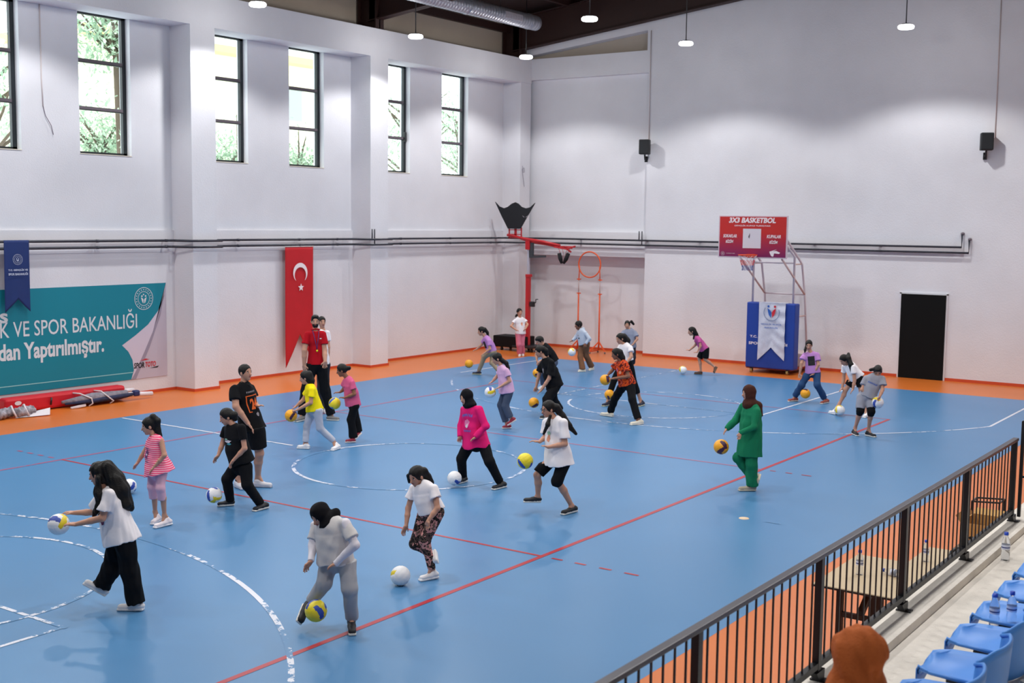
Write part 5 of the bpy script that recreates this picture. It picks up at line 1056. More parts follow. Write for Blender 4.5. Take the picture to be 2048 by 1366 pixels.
# joints of every figure, metres from its own root on the floor; F is the way it faces
PEOPLE = [
{"id":"curly","H":1.5,"pitch":25,"hair":{"t":"long","pts":[[-0.069,0.098,1.362,0.075],[-0.03,0.043,1.256,0.085],[-0.005,0.006,1.139,0.095],[0.021,-0.03,1.02,0.075],[0.054,-0.077,0.973,0.03]],"pts2":[[-0.173,0.09,1.274,0.03],[-0.181,0.084,1.136,0.035],[-0.182,0.086,1.018,0.03],[-0.21,0.126,0.911,0.02]],"curly":1},"top":{"c":"white","loose":0.035,"sl":0.72,"slr":0.075},"bot":{"c":"black","r":[0.1,0.085,0.085],"e":1.0},"shoe":"white","J":{"hd":[-0.115,0.164,1.3],"nk":[-0.079,0.113,1.173],"sa":[-0.157,-0.05,1.156],"ea":[-0.214,-0.01,0.923],"wa":[-0.346,0.21,0.857],"ta":[-0.41,0.301,0.862],"sb":[0.003,0.27,1.082],"eb":[-0.029,0.357,0.889],"wb":[-0.155,0.505,0.885],"tb":[-0.217,0.594,0.892],"pa":[-0.035,-0.093,0.697],"ka":[0.005,-0.109,0.399],"na":[0.047,-0.129,0.092],"qa":[-0.048,0.013,0.025],"la":[0.088,-0.191,0.03],"pb":[0.035,0.093,0.651],"kb":[-0.002,0.156,0.371],"nb":[-0.052,0.235,0.205],"qb":[-0.15,0.376,0.231],"lb":[-0.029,0.203,0.114],"hm":[0.003,-0.005,0.662]},"root":[-15.933,2.145,0.0],"F":[-0.602,0.798,-0.0],"D":11.2,"label":"person with long curly black hair in a white T-shirt holding out a ball"},
{"id":"pinkstripe","H":1.28,"pitch":22,"hair":{"t":"pony","pts":[[-0.024,0.035,1.323,0.04],[0.002,-0.003,1.276,0.04],[0.005,-0.007,1.168,0.038],[0.017,-0.025,1.085,0.035]]},"top":{"c":"stripe","loose":0.02,"sl":0,"flare":0.05},"bot":{"c":"palepink","r":[0.078,0.06,0.05],"e":0.62,"knee":1.15},"shoe":"whitepink","J":{"hd":[-0.053,0.075,1.213],"nk":[-0.017,0.024,1.09],"sa":[-0.048,-0.151,1.073],"ea":[-0.062,-0.208,0.892],"wa":[-0.128,-0.085,0.732],"ta":[-0.158,-0.042,0.657],"sb":[0.031,0.176,1.024],"eb":[-0.012,0.218,0.88],"wb":[-0.09,0.261,0.742],"tb":[-0.12,0.303,0.669],"pa":[-0.016,-0.092,0.661],"ka":[-0.048,-0.112,0.483],"na":[0.028,-0.078,0.133],"qa":[-0.136,-0.088,0.025],"la":[0.116,-0.098,0.03],"pb":[0.016,0.092,0.632],"kb":[-0.01,0.089,0.461],"nb":[0.069,0.147,0.134],"qb":[-0.046,0.067,0.025],"lb":[0.141,0.148,0.03],"hm":[0.018,-0.026,0.647]},"root":[-13.687,4.427,0.0],"F":[-0.819,0.573,-0.0],"D":14.3,"label":"small girl in a pink striped tank top and pale pink leggings"},
{"id":"blackgirl","H":1.5,"pitch":35,"hair":{"t":"bun","pts":[[-0.044,0.063,1.21,0.05],[-0.037,0.053,1.16,0.035]]},"top":{"c":"black","loose":0.01,"sl":0.6,"slr":0.06},"bot":{"c":"black","r":[0.088,0.066,0.055],"e":1.0},"shoe":"dark","J":{"hd":[-0.1,0.143,1.186],"nk":[-0.049,0.07,1.083],"sa":[-0.083,-0.131,1.078],"ea":[-0.083,-0.167,0.811],"wa":[-0.153,-0.039,0.655],"ta":[-0.189,0.013,0.552],"sb":[-0.02,0.278,1.012],"eb":[-0.046,0.28,0.817],"wb":[-0.128,0.273,0.676],"tb":[-0.167,0.329,0.579],"pa":[-0.017,-0.106,0.553],"ka":[-0.046,-0.162,0.336],"na":[0.113,-0.221,0.085],"qa":[-0.03,-0.26,0.025],"la":[0.213,-0.259,0.03],"pb":[0.017,0.106,0.507],"kb":[-0.08,0.175,0.373],"nb":[0.006,0.216,0.081],"qb":[-0.119,0.314,0.025],"lb":[0.05,0.187,0.03],"hm":[0.013,-0.019,0.588]},"root":[-12.491,4.296,0.0],"F":[-0.866,0.5,-0.0],"D":15.2,"label":"girl all in black with a shiny shirt print striding after a white ball"},
{"id":"coach24","H":1.8,"pitch":0,"hair":{"t":"short"},"top":{"c":"black","loose":0.03,"sl":0.62,"slr":0.075},"bot":{"c":"black","r":[0.115,0.1,0.1],"e":0.36},"shoe":"whitegrey","adult":1,"sock":1,"J":{"hd":[-0.041,0.059,1.604],"nk":[-0.057,0.081,1.475],"sa":[-0.25,0.072,1.403],"ea":[-0.287,-0.02,1.169],"wa":[-0.177,-0.133,0.938],"ta":[-0.123,-0.211,0.812],"sb":[0.117,0.118,1.377],"eb":[0.107,0.06,1.175],"wb":[0.04,-0.072,1.144],"tb":[0.069,-0.114,1.153],"pa":[-0.025,-0.113,0.83],"ka":[0.015,-0.146,0.501],"na":[0.103,-0.016,0.158],"qa":[0.198,-0.184,0.025],"la":[0.081,0.029,0.03],"pb":[0.025,0.113,0.799],"kb":[-0.073,0.087,0.4],"nb":[-0.098,0.162,0.134],"qb":[-0.143,-0.002,0.025],"lb":[-0.075,0.227,0.03],"hm":[0.01,-0.014,0.815]},"root":[-11.595,5.068,0.0],"F":[0.087,-0.996,0.0],"D":16.4,"label":"man in a black jersey with an orange number 24 and black shorts looking right"},
{"id":"hijabwhite","H":1.5,"pitch":55,"hair":{"t":"hijab","c":"black","pts":[[-0.046,0.066,1.002,0.06],[0.013,0.034,1.056,0.04],[-0.01,-0.021,0.999,0.02]]},"top":{"c":"offwhite","loose":0.03,"sl":0.7,"slr":0.07,"under":"whitesleeve"},"bot":{"c":"palegrey","r":[0.09,0.07,0.062],"e":1.0},"shoe":"dark","J":{"hd":[-0.089,0.126,1.047],"nk":[-0.038,0.054,0.972],"sa":[-0.03,-0.133,1.0],"ea":[-0.048,-0.259,0.824],"wa":[-0.137,-0.099,0.642],"ta":[-0.175,-0.045,0.604],"sb":[-0.041,0.235,0.919],"eb":[-0.099,0.207,0.748],"wb":[-0.201,0.133,0.643],"tb":[-0.237,0.185,0.545],"pa":[0.008,-0.104,0.635],"ka":[-0.04,-0.184,0.409],"na":[0.074,-0.105,0.11],"qa":[-0.087,-0.262,0.025],"la":[0.111,-0.065,0.03],"pb":[-0.008,0.104,0.602],"kb":[-0.091,0.073,0.434],"nb":[-0.06,0.255,0.228],"qb":[-0.258,0.227,0.072],"lb":[-0.095,0.304,0.176],"hm":[-0.01,0.014,0.613]},"root":[-15.1,0.169,0.0],"F":[-0.996,0.087,-0.0],"D":10.7,"label":"girl in black head scarf, white long sleeves and grey sweatpants"},
{"id":"camo","H":1.36,"pitch":38,"hair":{"t":"pony","pts":[[-0.019,0.079,1.125,0.045],[0.023,0.072,1.065,0.04],[0.063,0.049,0.997,0.03]],"pts2":[[-0.135,0.193,1.086,0.02],[-0.129,0.184,1.017,0.012]]},"top":{"c":"white","loose":0.012,"sl":0.5,"slr":0.065},"bot":{"c":"camo","r":[0.082,0.06,0.045],"e":1.0},"shoe":"white","J":{"hd":[-0.085,0.122,1.082],"nk":[-0.048,0.068,0.981],"sa":[-0.054,-0.099,0.984],"ea":[-0.093,-0.158,0.787],"wa":[-0.188,-0.109,0.661],"ta":[-0.185,-0.114,0.578],"sb":[-0.033,0.223,0.931],"eb":[-0.08,0.238,0.726],"wb":[-0.141,0.214,0.558],"tb":[-0.167,0.251,0.452],"pa":[-0.006,-0.083,0.717],"ka":[-0.067,0.021,0.423],"na":[-0.003,-0.01,0.122],"qa":[-0.14,0.034,0.025],"la":[0.065,-0.044,0.03],"pb":[0.006,0.083,0.679],"kb":[-0.035,0.177,0.352],"nb":[0.064,0.072,0.239],"qb":[-0.03,-0.098,0.202],"lb":[0.097,0.024,0.267],"hm":[0.002,-0.002,0.719]},"root":[-13.411,0.446,0.0],"F":[-0.985,0.173,-0.0],"D":12.3,"label":"girl in a white T-shirt and pink camouflage leggings bending towards the floor"},
{"id":"pinkhijab","H":1.55,"pitch":25,"hair":{"t":"hijab","c":"black","pts":[[-0.057,0.082,1.184,0.06]]},"top":{"c":"hotpink","loose":0.035,"sl":1.0,"slr":0.07},"bot":{"c":"black","r":[0.088,0.068,0.055],"e":1.0},"shoe":"dark","J":{"hd":[-0.084,0.119,1.251],"nk":[-0.047,0.066,1.147],"sa":[-0.073,-0.113,1.106],"ea":[-0.083,-0.21,0.872],"wa":[-0.193,-0.124,0.724],"ta":[-0.231,-0.07,0.68],"sb":[-0.012,0.234,1.064],"eb":[-0.046,0.226,0.833],"wb":[-0.142,0.171,0.696],"tb":[-0.157,0.192,0.615],"pa":[0.002,-0.117,0.603],"ka":[-0.063,-0.276,0.385],"na":[0.072,-0.36,0.102],"qa":[-0.097,-0.363,0.025],"la":[0.166,-0.391,0.03],"pb":[-0.002,0.117,0.564],"kb":[-0.067,0.213,0.362],"nb":[0.083,0.29,0.063],"qb":[-0.108,0.258,0.025],"lb":[0.112,0.253,0.03],"hm":[-0.0,0.0,0.559]},"root":[-9.559,2.741,0.0],"F":[-0.966,0.259,-0.0],"D":16.7,"label":"girl in a black head scarf and hot pink sweater with black trousers"},
{"id":"glasses","H":1.56,"pitch":18,"hair":{"t":"pony","pts":[[-0.014,0.02,1.36,0.05],[0.028,-0.04,1.251,0.045],[0.078,-0.111,1.13,0.04],[0.131,-0.186,1.027,0.02]],"pts2":[[-0.142,0.029,1.265,0.02],[-0.175,0.041,1.159,0.028],[-0.188,0.095,1.034,0.015]]},"top":{"c":"white","loose":0.03,"sl":0.75,"slr":0.07},"bot":{"c":"black","r":[0.085,0.075,0.06],"e":0.42},"shoe":"dark","glasses":1,"J":{"hd":[-0.073,0.104,1.34],"nk":[-0.024,0.034,1.225],"sa":[-0.079,-0.139,1.196],"ea":[-0.088,-0.164,0.922],"wa":[-0.228,-0.006,0.884],"ta":[-0.266,0.048,0.905],"sb":[0.032,0.206,1.157],"eb":[0.008,0.194,0.959],"wb":[-0.119,0.196,0.913],"tb":[-0.206,0.32,0.932],"pa":[-0.013,-0.113,0.692],"ka":[-0.091,-0.061,0.435],"na":[0.116,-0.147,0.096],"qa":[-0.07,-0.126,0.025],"la":[0.202,-0.166,0.03],"pb":[0.013,0.113,0.684],"kb":[-0.12,0.228,0.481],"nb":[-0.051,0.259,0.192],"qb":[-0.156,0.409,0.125],"lb":[-0.03,0.228,0.128],"hm":[0.009,-0.013,0.633]},"root":[-10.202,0.972,0.0],"F":[-0.891,0.454,-0.0],"D":15.2,"label":"girl with glasses and long ponytail in white T-shirt and black cycling shorts"},
{"id":"green","H":1.52,"pitch":12,"hair":{"t":"hijab","c":"brown","pts":[[-0.015,0.021,1.215,0.09],[0.048,-0.068,1.19,0.06],[0.032,-0.133,1.071,0.025]]},"top":{"c":"green","loose":0.04,"sl":1.0,"slr":0.065},"bot":{"c":"green","r":[0.09,0.08,0.085],"e":1.0},"shoe":"tan","J":{"hd":[-0.028,0.04,1.374],"nk":[-0.007,0.011,1.228],"sa":[-0.101,-0.128,1.151],"ea":[-0.16,-0.117,0.935],"wa":[-0.266,0.045,0.836],"ta":[-0.271,0.053,0.745],"sb":[0.065,0.179,1.177],"eb":[0.033,0.233,0.969],"wb":[-0.082,0.328,0.844],"tb":[-0.112,0.371,0.766],"pa":[-0.053,-0.067,0.717],"ka":[-0.054,-0.045,0.381],"na":[0.002,-0.046,0.094],"qa":[-0.116,0.107,0.025],"la":[0.033,-0.084,0.03],"pb":[0.053,0.067,0.686],"kb":[-0.028,0.154,0.455],"nb":[0.108,0.021,0.216],"qb":[-0.023,-0.136,0.152],"lb":[0.174,-0.074,0.192],"hm":[-0.005,0.008,0.495]},"root":[-7.466,-0.445,0.0],"F":[-0.732,0.682,-0.0],"D":16.6,"label":"girl in green tunic and trousers with a brown head scarf"},
{"id":"coachred","H":1.86,"pitch":5,"hair":{"t":"short","top":1},"beard":1,"top":{"c":"red","loose":0.015,"sl":0.62,"slr":0.07},"bot":{"c":"black","r":[0.1,0.08,0.07],"e":1.0},"shoe":"grey","adult":1,"lanyard":1,"J":{"hd":[-0.013,0.019,1.831],"nk":[-0.011,0.016,1.664],"sa":[-0.133,0.12,1.604],"ea":[-0.208,0.105,1.309],"wa":[-0.204,0.117,1.026],"ta":[-0.19,0.098,0.891],"sb":[0.104,-0.078,1.6],"eb":[0.071,-0.132,1.303],"wb":[-0.017,-0.229,1.109],"tb":[-0.024,-0.218,0.984],"pa":[-0.061,0.051,1.029],"ka":[-0.133,0.165,0.544],"na":[-0.16,0.219,0.12],"qa":[-0.398,0.154,0.025],"la":[-0.135,0.187,0.03],"pb":[0.061,-0.051,1.025],"kb":[0.123,-0.098,0.54],"nb":[0.187,-0.177,0.117],"qb":[0.232,-0.335,0.025],"lb":[0.131,-0.139,0.03],"hm":[-0.004,0.006,1.044]},"root":[-6.951,8.345,0.0],"F":[-0.682,-0.732,0.0],"D":22.1,"label":"tall bearded man in a red polo shirt with a whistle lanyard"},
{"id":"boyback","H":1.66,"pitch":5,"hair":{"t":"short"},"top":{"c":"white","loose":0.015,"sl":0.6,"slr":0.06},"bot":{"c":"charcoal","r":[0.085,0.065,0.06],"e":1.0},"shoe":"white","J":{"hd":[-0.016,0.023,1.743],"nk":[-0.002,0.002,1.602],"sa":[-0.102,-0.006,1.556],"ea":[-0.119,-0.005,1.253],"wa":[-0.167,-0.065,1.045],"ta":[-0.167,-0.065,0.937],"sb":[0.112,-0.007,1.541],"eb":[0.094,-0.038,1.261],"wb":[0.085,-0.036,1.021],"tb":[0.08,-0.028,0.912],"pa":[-0.055,-0.001,0.922],"ka":[-0.064,0.008,0.507],"na":[-0.069,0.011,0.102],"qa":[-0.278,-0.061,0.036],"la":[-0.054,-0.01,0.048],"pb":[0.055,0.001,0.912],"kb":[0.058,0.0,0.495],"nb":[0.057,0.007,0.088],"qb":[-0.083,-0.171,0.022],"lb":[0.05,0.016,0.032],"hm":[-0.001,0.001,0.939]},"root":[-6.206,8.893,0.0],"F":[-0.422,-0.906,0.0],"D":23.0,"label":"boy in a white top half hidden behind the tall man in red"},
{"id":"yellow","H":1.42,"pitch":25,"hair":{"t":"long","pts":[[-0.053,0.076,1.223,0.06],[-0.033,0.047,1.114,0.055],[-0.022,0.032,1.004,0.03]]},"top":{"c":"yellow","loose":0.02,"sl":0.55,"slr":0.065},"bot":{"c":"silver","r":[0.08,0.06,0.048],"e":1.0},"shoe":"white","J":{"hd":[-0.088,0.125,1.168],"nk":[-0.046,0.066,1.05],"sa":[-0.132,-0.07,0.989],"ea":[-0.16,-0.069,0.791],"wa":[-0.275,0.124,0.668],"ta":[-0.311,0.176,0.649],"sb":[0.043,0.197,0.964],"eb":[0.016,0.274,0.784],"wb":[-0.065,0.36,0.674],"tb":[-0.098,0.408,0.636],"pa":[-0.033,-0.089,0.65],"ka":[0.017,-0.094,0.36],"na":[0.195,-0.212,0.145],"qa":[0.081,-0.294,0.025],"la":[0.296,-0.251,0.03],"pb":[0.033,0.089,0.625],"kb":[-0.029,0.156,0.366],"nb":[-0.055,0.157,0.129],"qb":[-0.109,0.29,0.025],"lb":[-0.031,0.098,0.03],"hm":[0.001,-0.001,0.641]},"root":[-9.031,6.365,0.0],"F":[-0.643,0.766,-0.0],"D":19.2,"label":"girl in a yellow T-shirt and silver leggings holding an orange ball low"},
{"id":"pinktee","H":1.36,"pitch":28,"hair":{"t":"bun","pts":[[-0.078,0.111,1.235,0.035],[-0.049,0.069,1.245,0.038]]},"top":{"c":"rose","loose":0.018,"sl":0.6,"slr":0.065},"bot":{"c":"black","r":[0.08,0.065,0.075],"e":1.0},"shoe":"redw","dark":1,"J":{"hd":[-0.116,0.165,1.205],"nk":[-0.065,0.093,1.083],"sa":[-0.119,-0.078,1.018],"ea":[-0.119,-0.116,0.833],"wa":[-0.2,0.029,0.766],"ta":[-0.254,0.105,0.776],"sb":[0.022,0.217,1.016],"eb":[0.021,0.255,0.86],"wb":[-0.023,0.291,0.817],"tb":[-0.089,0.384,0.808],"pa":[-0.047,-0.062,0.63],"ka":[-0.066,0.009,0.388],"na":[-0.032,-0.009,0.099],"qa":[-0.145,0.066,0.025],"la":[-0.019,-0.049,0.03],"pb":[0.047,0.062,0.607],"kb":[0.08,0.024,0.348],"nb":[0.103,-0.001,0.175],"qb":[-0.044,-0.046,0.059],"lb":[0.127,-0.035,0.137],"hm":[-0.011,0.016,0.613]},"root":[-8.146,6.331,0.0],"F":[-0.602,0.798,-0.0],"D":19.9,"label":"girl in dusty pink T-shirt with a hair bun beside the man in red"},
{"id":"lilacleft","H":1.38,"pitch":22,"hair":{"t":"pony","pts":[[-0.11,0.157,1.12,0.045],[-0.075,0.107,1.04,0.035],[-0.063,0.089,0.939,0.025]]},"top":{"c":"lilac","loose":0.015,"sl":0.55,"slr":0.06},"bot":{"c":"khaki","r":[0.082,0.06,0.05],"e":1.0},"shoe":"navy","J":{"hd":[-0.159,0.227,1.074],"nk":[-0.101,0.144,0.938],"sa":[-0.172,-0.004,0.852],"ea":[-0.171,-0.042,0.664],"wa":[-0.229,0.07,0.566],"ta":[-0.289,0.155,0.498],"sb":[-0.017,0.272,0.853],"eb":[-0.016,0.309,0.739],"wb":[-0.101,0.401,0.627],"tb":[-0.162,0.489,0.579],"pa":[-0.069,-0.031,0.594],"ka":[-0.07,0.203,0.446],"na":[-0.041,0.372,0.104],"qa":[-0.1,0.53,0.025],"la":[-0.026,0.319,0.03],"pb":[0.069,0.031,0.579],"kb":[-0.023,-0.001,0.315],"nb":[0.027,-0.167,0.121],"qb":[-0.103,-0.225,0.025],"lb":[0.105,-0.173,0.03],"hm":[-0.009,0.012,0.58]},"root":[0.369,9.667,0.0],"F":[-0.707,0.707,-0.0],"D":28.8,"label":"girl in a lilac T-shirt and khaki trousers lunging along the far left border"},
{"id":"lightpink","H":1.34,"pitch":35,"hair":{"t":"pony","pts":[[-0.057,0.082,1.235,0.045],[-0.014,0.02,1.19,0.035],[0.004,-0.005,1.1,0.03],[0.017,-0.024,1.04,0.015]]},"top":{"c":"palelilac","loose":0.03,"sl":0.55,"slr":0.07},"bot":{"c":"slate","r":[0.085,0.07,0.068],"e":1.0},"shoe":"redw","J":{"hd":[-0.111,0.158,1.264],"nk":[-0.063,0.091,1.144],"sa":[-0.125,-0.064,1.072],"ea":[-0.108,-0.124,0.888],"wa":[-0.201,0.037,0.771],"ta":[-0.248,0.103,0.737],"sb":[0.04,0.185,1.037],"eb":[0.014,0.258,0.912],"wb":[-0.042,0.31,0.829],"tb":[-0.078,0.361,0.798],"pa":[-0.044,-0.063,0.688],"ka":[-0.076,-0.016,0.431],"na":[-0.027,-0.085,0.235],"qa":[-0.056,-0.044,0.091],"la":[0.031,-0.168,0.191],"pb":[0.044,0.063,0.667],"kb":[-0.001,0.133,0.423],"nb":[0.045,0.056,0.136],"qb":[-0.031,0.085,0.025],"lb":[0.085,-0.028,0.03],"hm":[-0.004,0.005,0.66]},"root":[-5.506,5.078,0.0],"F":[-0.707,0.707,-0.0],"D":21.4,"label":"girl in a pale pink T-shirt and dark grey trousers pushing a white ball"},
{"id":"standfar","H":1.42,"pitch":5,"hair":{"t":"pony","pts":[[-0.03,0.113,1.129,0.035],[-0.046,0.136,1.094,0.025]]},"top":{"c":"white","loose":0.02,"sl":0.45,"slr":0.06},"bot":{"c":"rosepant","r":[0.085,0.07,0.068],"e":1.0},"shoe":"white","J":{"hd":[-0.021,0.031,1.214],"nk":[-0.016,0.023,1.068],"sa":[-0.166,0.107,0.987],"ea":[-0.287,0.121,0.843],"wa":[-0.251,-0.032,0.739],"ta":[-0.218,-0.079,0.724],"sb":[0.125,-0.049,0.99],"eb":[0.106,-0.156,0.881],"wb":[-0.019,-0.173,0.763],"tb":[-0.043,-0.14,0.728],"pa":[-0.065,0.025,0.626],"ka":[-0.109,-0.018,0.331],"na":[0.005,0.032,0.086],"qa":[-0.112,-0.044,0.025],"la":[0.063,0.055,0.03],"pb":[0.065,-0.025,0.62],"kb":[0.03,-0.035,0.321],"nb":[0.156,0.034,0.073],"qb":[0.05,-0.059,0.025],"lb":[0.201,0.074,0.03],"hm":[-0.003,0.004,0.619]},"root":[4.304,11.578,0.0],"F":[-0.422,-0.906,0.0],"D":33.1,"label":"girl in white top and pink trousers standing with hands on hips"},
{"id":"blackback","H":1.5,"pitch":55,"hair":{"t":"short","top":1},"top":{"c":"black","loose":0.035,"sl":0.75,"slr":0.07},"bot":{"c":"slate","r":[0.09,0.07,0.065],"e":1.0},"shoe":"white","J":{"hd":[-0.156,0.223,1.107],"nk":[-0.098,0.139,1.003],"sa":[-0.159,-0.011,0.972],"ea":[-0.236,-0.022,0.778],"wa":[-0.325,0.14,0.663],"ta":[-0.335,0.155,0.617],"sb":[-0.047,0.304,0.932],"eb":[-0.118,0.339,0.797],"wb":[-0.186,0.273,0.678],"tb":[-0.18,0.265,0.613],"pa":[-0.039,-0.069,0.654],"ka":[-0.291,-0.064,0.438],"na":[-0.252,-0.261,0.14],"qa":[-0.459,-0.349,0.025],"la":[-0.19,-0.277,0.03],"pb":[0.039,0.069,0.637],"kb":[0.105,0.308,0.388],"nb":[0.274,0.404,0.101],"qb":[0.078,0.391,0.025],"lb":[0.294,0.382,0.03],"hm":[0.005,-0.008,0.646]},"root":[-0.976,7.089,0.0],"F":[-0.906,0.422,-0.0],"D":26.2,"label":"short-haired child in a black T-shirt bending behind the girl in the loose black shirt"},
{"id":"blackfront","H":1.62,"pitch":40,"hair":{"t":"bun","pts":[[-0.13,0.186,1.283,0.06],[-0.102,0.146,1.252,0.05],[-0.092,0.132,1.171,0.04]]},"top":{"c":"black","loose":0.05,"sl":0.8,"slr":0.085},"bot":{"c":"black","r":[0.1,0.085,0.08],"e":1.0},"shoe":"dark","J":{"hd":[-0.167,0.238,1.234],"nk":[-0.096,0.138,1.099],"sa":[-0.162,-0.05,1.03],"ea":[-0.212,-0.022,0.743],"wa":[-0.286,0.117,0.498],"ta":[-0.322,0.168,0.445],"sb":[0.007,0.272,1.006],"eb":[-0.036,0.327,0.778],"wb":[-0.082,0.364,0.518],"tb":[-0.096,0.385,0.428],"pa":[-0.048,-0.079,0.603],"ka":[-0.258,-0.011,0.345],"na":[-0.324,-0.031,0.081],"qa":[-0.519,-0.042,0.025],"la":[-0.289,-0.075,0.03],"pb":[0.048,0.079,0.579],"kb":[0.142,0.116,0.287],"nb":[0.382,0.132,0.077],"qb":[0.237,0.095,0.025],"lb":[0.456,0.13,0.03],"hm":[0.01,-0.014,0.55]},"root":[-3.7,5.258,0.0],"F":[-0.799,0.602,-0.0],"D":23.0,"label":"girl in a loose black T-shirt and black trousers bouncing an orange ball in the middle"},
{"id":"hoodie","H":1.45,"pitch":15,"hair":{"t":"cap"},"top":{"c":"palegreyblue","loose":0.025,"sl":1.0,"slr":0.065,"hood":1},"bot":{"c":"brown","r":[0.085,0.07,0.075],"e":1.0},"shoe":"cream","dark":1,"J":{"hd":[-0.089,0.128,1.152],"nk":[-0.056,0.079,1.015],"sa":[-0.103,-0.109,0.975],"ea":[-0.097,-0.205,0.829],"wa":[-0.163,-0.139,0.709],"ta":[-0.171,-0.127,0.644],"sb":[0.035,0.207,0.957],"eb":[-0.009,0.254,0.836],"wb":[-0.101,0.285,0.753],"tb":[-0.147,0.351,0.725],"pa":[-0.034,-0.085,0.707],"ka":[0.085,-0.005,0.385],"na":[0.321,-0.021,0.1],"qa":[0.164,-0.042,0.025],"la":[0.4,-0.031,0.03],"pb":[0.034,0.085,0.69],"kb":[-0.079,0.067,0.371],"nb":[-0.116,-0.034,0.057],"qb":[-0.223,0.032,0.025],"lb":[-0.058,-0.08,0.03],"hm":[0.003,-0.004,0.699]},"root":[2.563,8.451,0.0],"F":[-0.766,0.643,-0.0],"D":29.9,"label":"child with a round black cap of hair in a pale hoodie and brown trousers"},
{"id":"greyfar","H":1.38,"pitch":10,"hair":{"t":"bun","pts":[[0.035,-0.015,1.212,0.035],[0.067,-0.061,1.146,0.03]]},"top":{"c":"grey","loose":0.03,"sl":0.6,"slr":0.075},"bot":{"c":"charcoal","r":[0.085,0.065,0.06],"e":0.8},"shoe":"white","J":{"hd":[-0.041,0.059,1.128],"nk":[-0.006,0.008,1.024],"sa":[0.062,-0.133,0.939],"ea":[0.016,-0.205,0.78],"wa":[-0.088,-0.132,0.632],"ta":[-0.13,-0.072,0.604],"sb":[-0.079,0.156,0.953],"eb":[-0.164,0.154,0.792],"wb":[-0.241,0.081,0.669],"tb":[-0.234,0.072,0.625],"pa":[0.033,-0.07,0.547],"ka":[-0.018,-0.125,0.31],"na":[0.12,-0.02,0.065],"qa":[-0.016,-0.06,0.025],"la":[0.177,-0.002,0.03],"pb":[-0.033,0.07,0.542],"kb":[-0.114,0.018,0.307],"nb":[0.025,0.092,0.065],"qb":[-0.104,0.043,0.025],"lb":[0.081,0.11,0.03],"hm":[0.009,-0.013,0.545]},"root":[3.695,7.804,0.0],"F":[-0.906,-0.423,-0.0],"D":30.5,"label":"girl in a grey T-shirt with a hair bun standing farthest back at the recess corner"},
{"id":"whitemid","H":1.6,"pitch":30,"hair":{"t":"long","pts":[[-0.012,0.052,1.415,0.06],[0.039,-0.003,1.326,0.06],[0.03,0.01,1.237,0.045]]},"top":{"c":"white","loose":0.025,"sl":0.5,"slr":0.065},"bot":{"c":"black","r":[0.082,0.062,0.05],"e":0.82},"shoe":"navy","J":{"hd":[-0.071,0.102,1.372],"nk":[-0.017,0.024,1.24],"sa":[-0.078,-0.143,1.203],"ea":[-0.139,-0.201,1.035],"wa":[-0.244,-0.154,0.917],"ta":[-0.274,-0.111,0.881],"sb":[0.049,0.183,1.188],"eb":[-0.008,0.188,1.049],"wb":[-0.106,0.148,0.935],"tb":[-0.116,0.162,0.882],"pa":[-0.034,-0.085,0.893],"ka":[0.083,-0.162,0.443],"na":[0.23,-0.212,0.144],"qa":[0.092,-0.259,0.025],"la":[0.326,-0.245,0.03],"pb":[0.034,0.085,0.874],"kb":[-0.08,0.215,0.516],"nb":[-0.145,0.313,0.137],"qb":[-0.353,0.312,0.025],"lb":[-0.09,0.291,0.03],"hm":[-0.003,0.004,0.937]},"root":[-1.777,4.794,0.0],"F":[-0.906,0.422,-0.0],"D":24.3,"label":"girl in white T-shirt just behind the one in the orange patterned shirt"},
{"id":"plaid","H":1.56,"pitch":25,"hair":{"t":"long","pts":[[-0.082,0.118,1.29,0.06],[-0.058,0.082,1.192,0.055],[-0.047,0.067,1.093,0.05],[-0.056,0.08,1.027,0.03]]},"top":{"c":"plaid","loose":0.03,"sl":0.6,"slr":0.075},"bot":{"c":"black","r":[0.088,0.07,0.065],"e":1.0},"shoe":"cream","dark":1,"J":{"hd":[-0.122,0.175,1.256],"nk":[-0.066,0.095,1.134],"sa":[-0.158,-0.053,1.079],"ea":[-0.164,-0.121,0.864],"wa":[-0.304,0.115,0.817],"ta":[-0.355,0.187,0.8],"sb":[0.026,0.242,1.056],"eb":[-0.026,0.313,0.922],"wb":[-0.115,0.344,0.853],"tb":[-0.126,0.36,0.82],"pa":[-0.036,-0.095,0.692],"ka":[-0.195,-0.229,0.442],"na":[-0.247,-0.39,0.121],"qa":[-0.415,-0.326,0.025],"la":[-0.159,-0.441,0.03],"pb":[0.036,0.095,0.668],"kb":[0.128,0.327,0.37],"nb":[0.23,0.473,0.107],"qb":[0.243,0.699,0.025],"lb":[0.203,0.407,0.03],"hm":[0.005,-0.007,0.68]},"root":[-3.34,3.874,0.0],"F":[-0.732,0.682,-0.0],"D":22.5,"label":"girl in an orange patterned shirt and black trousers gripping an orange ball"},
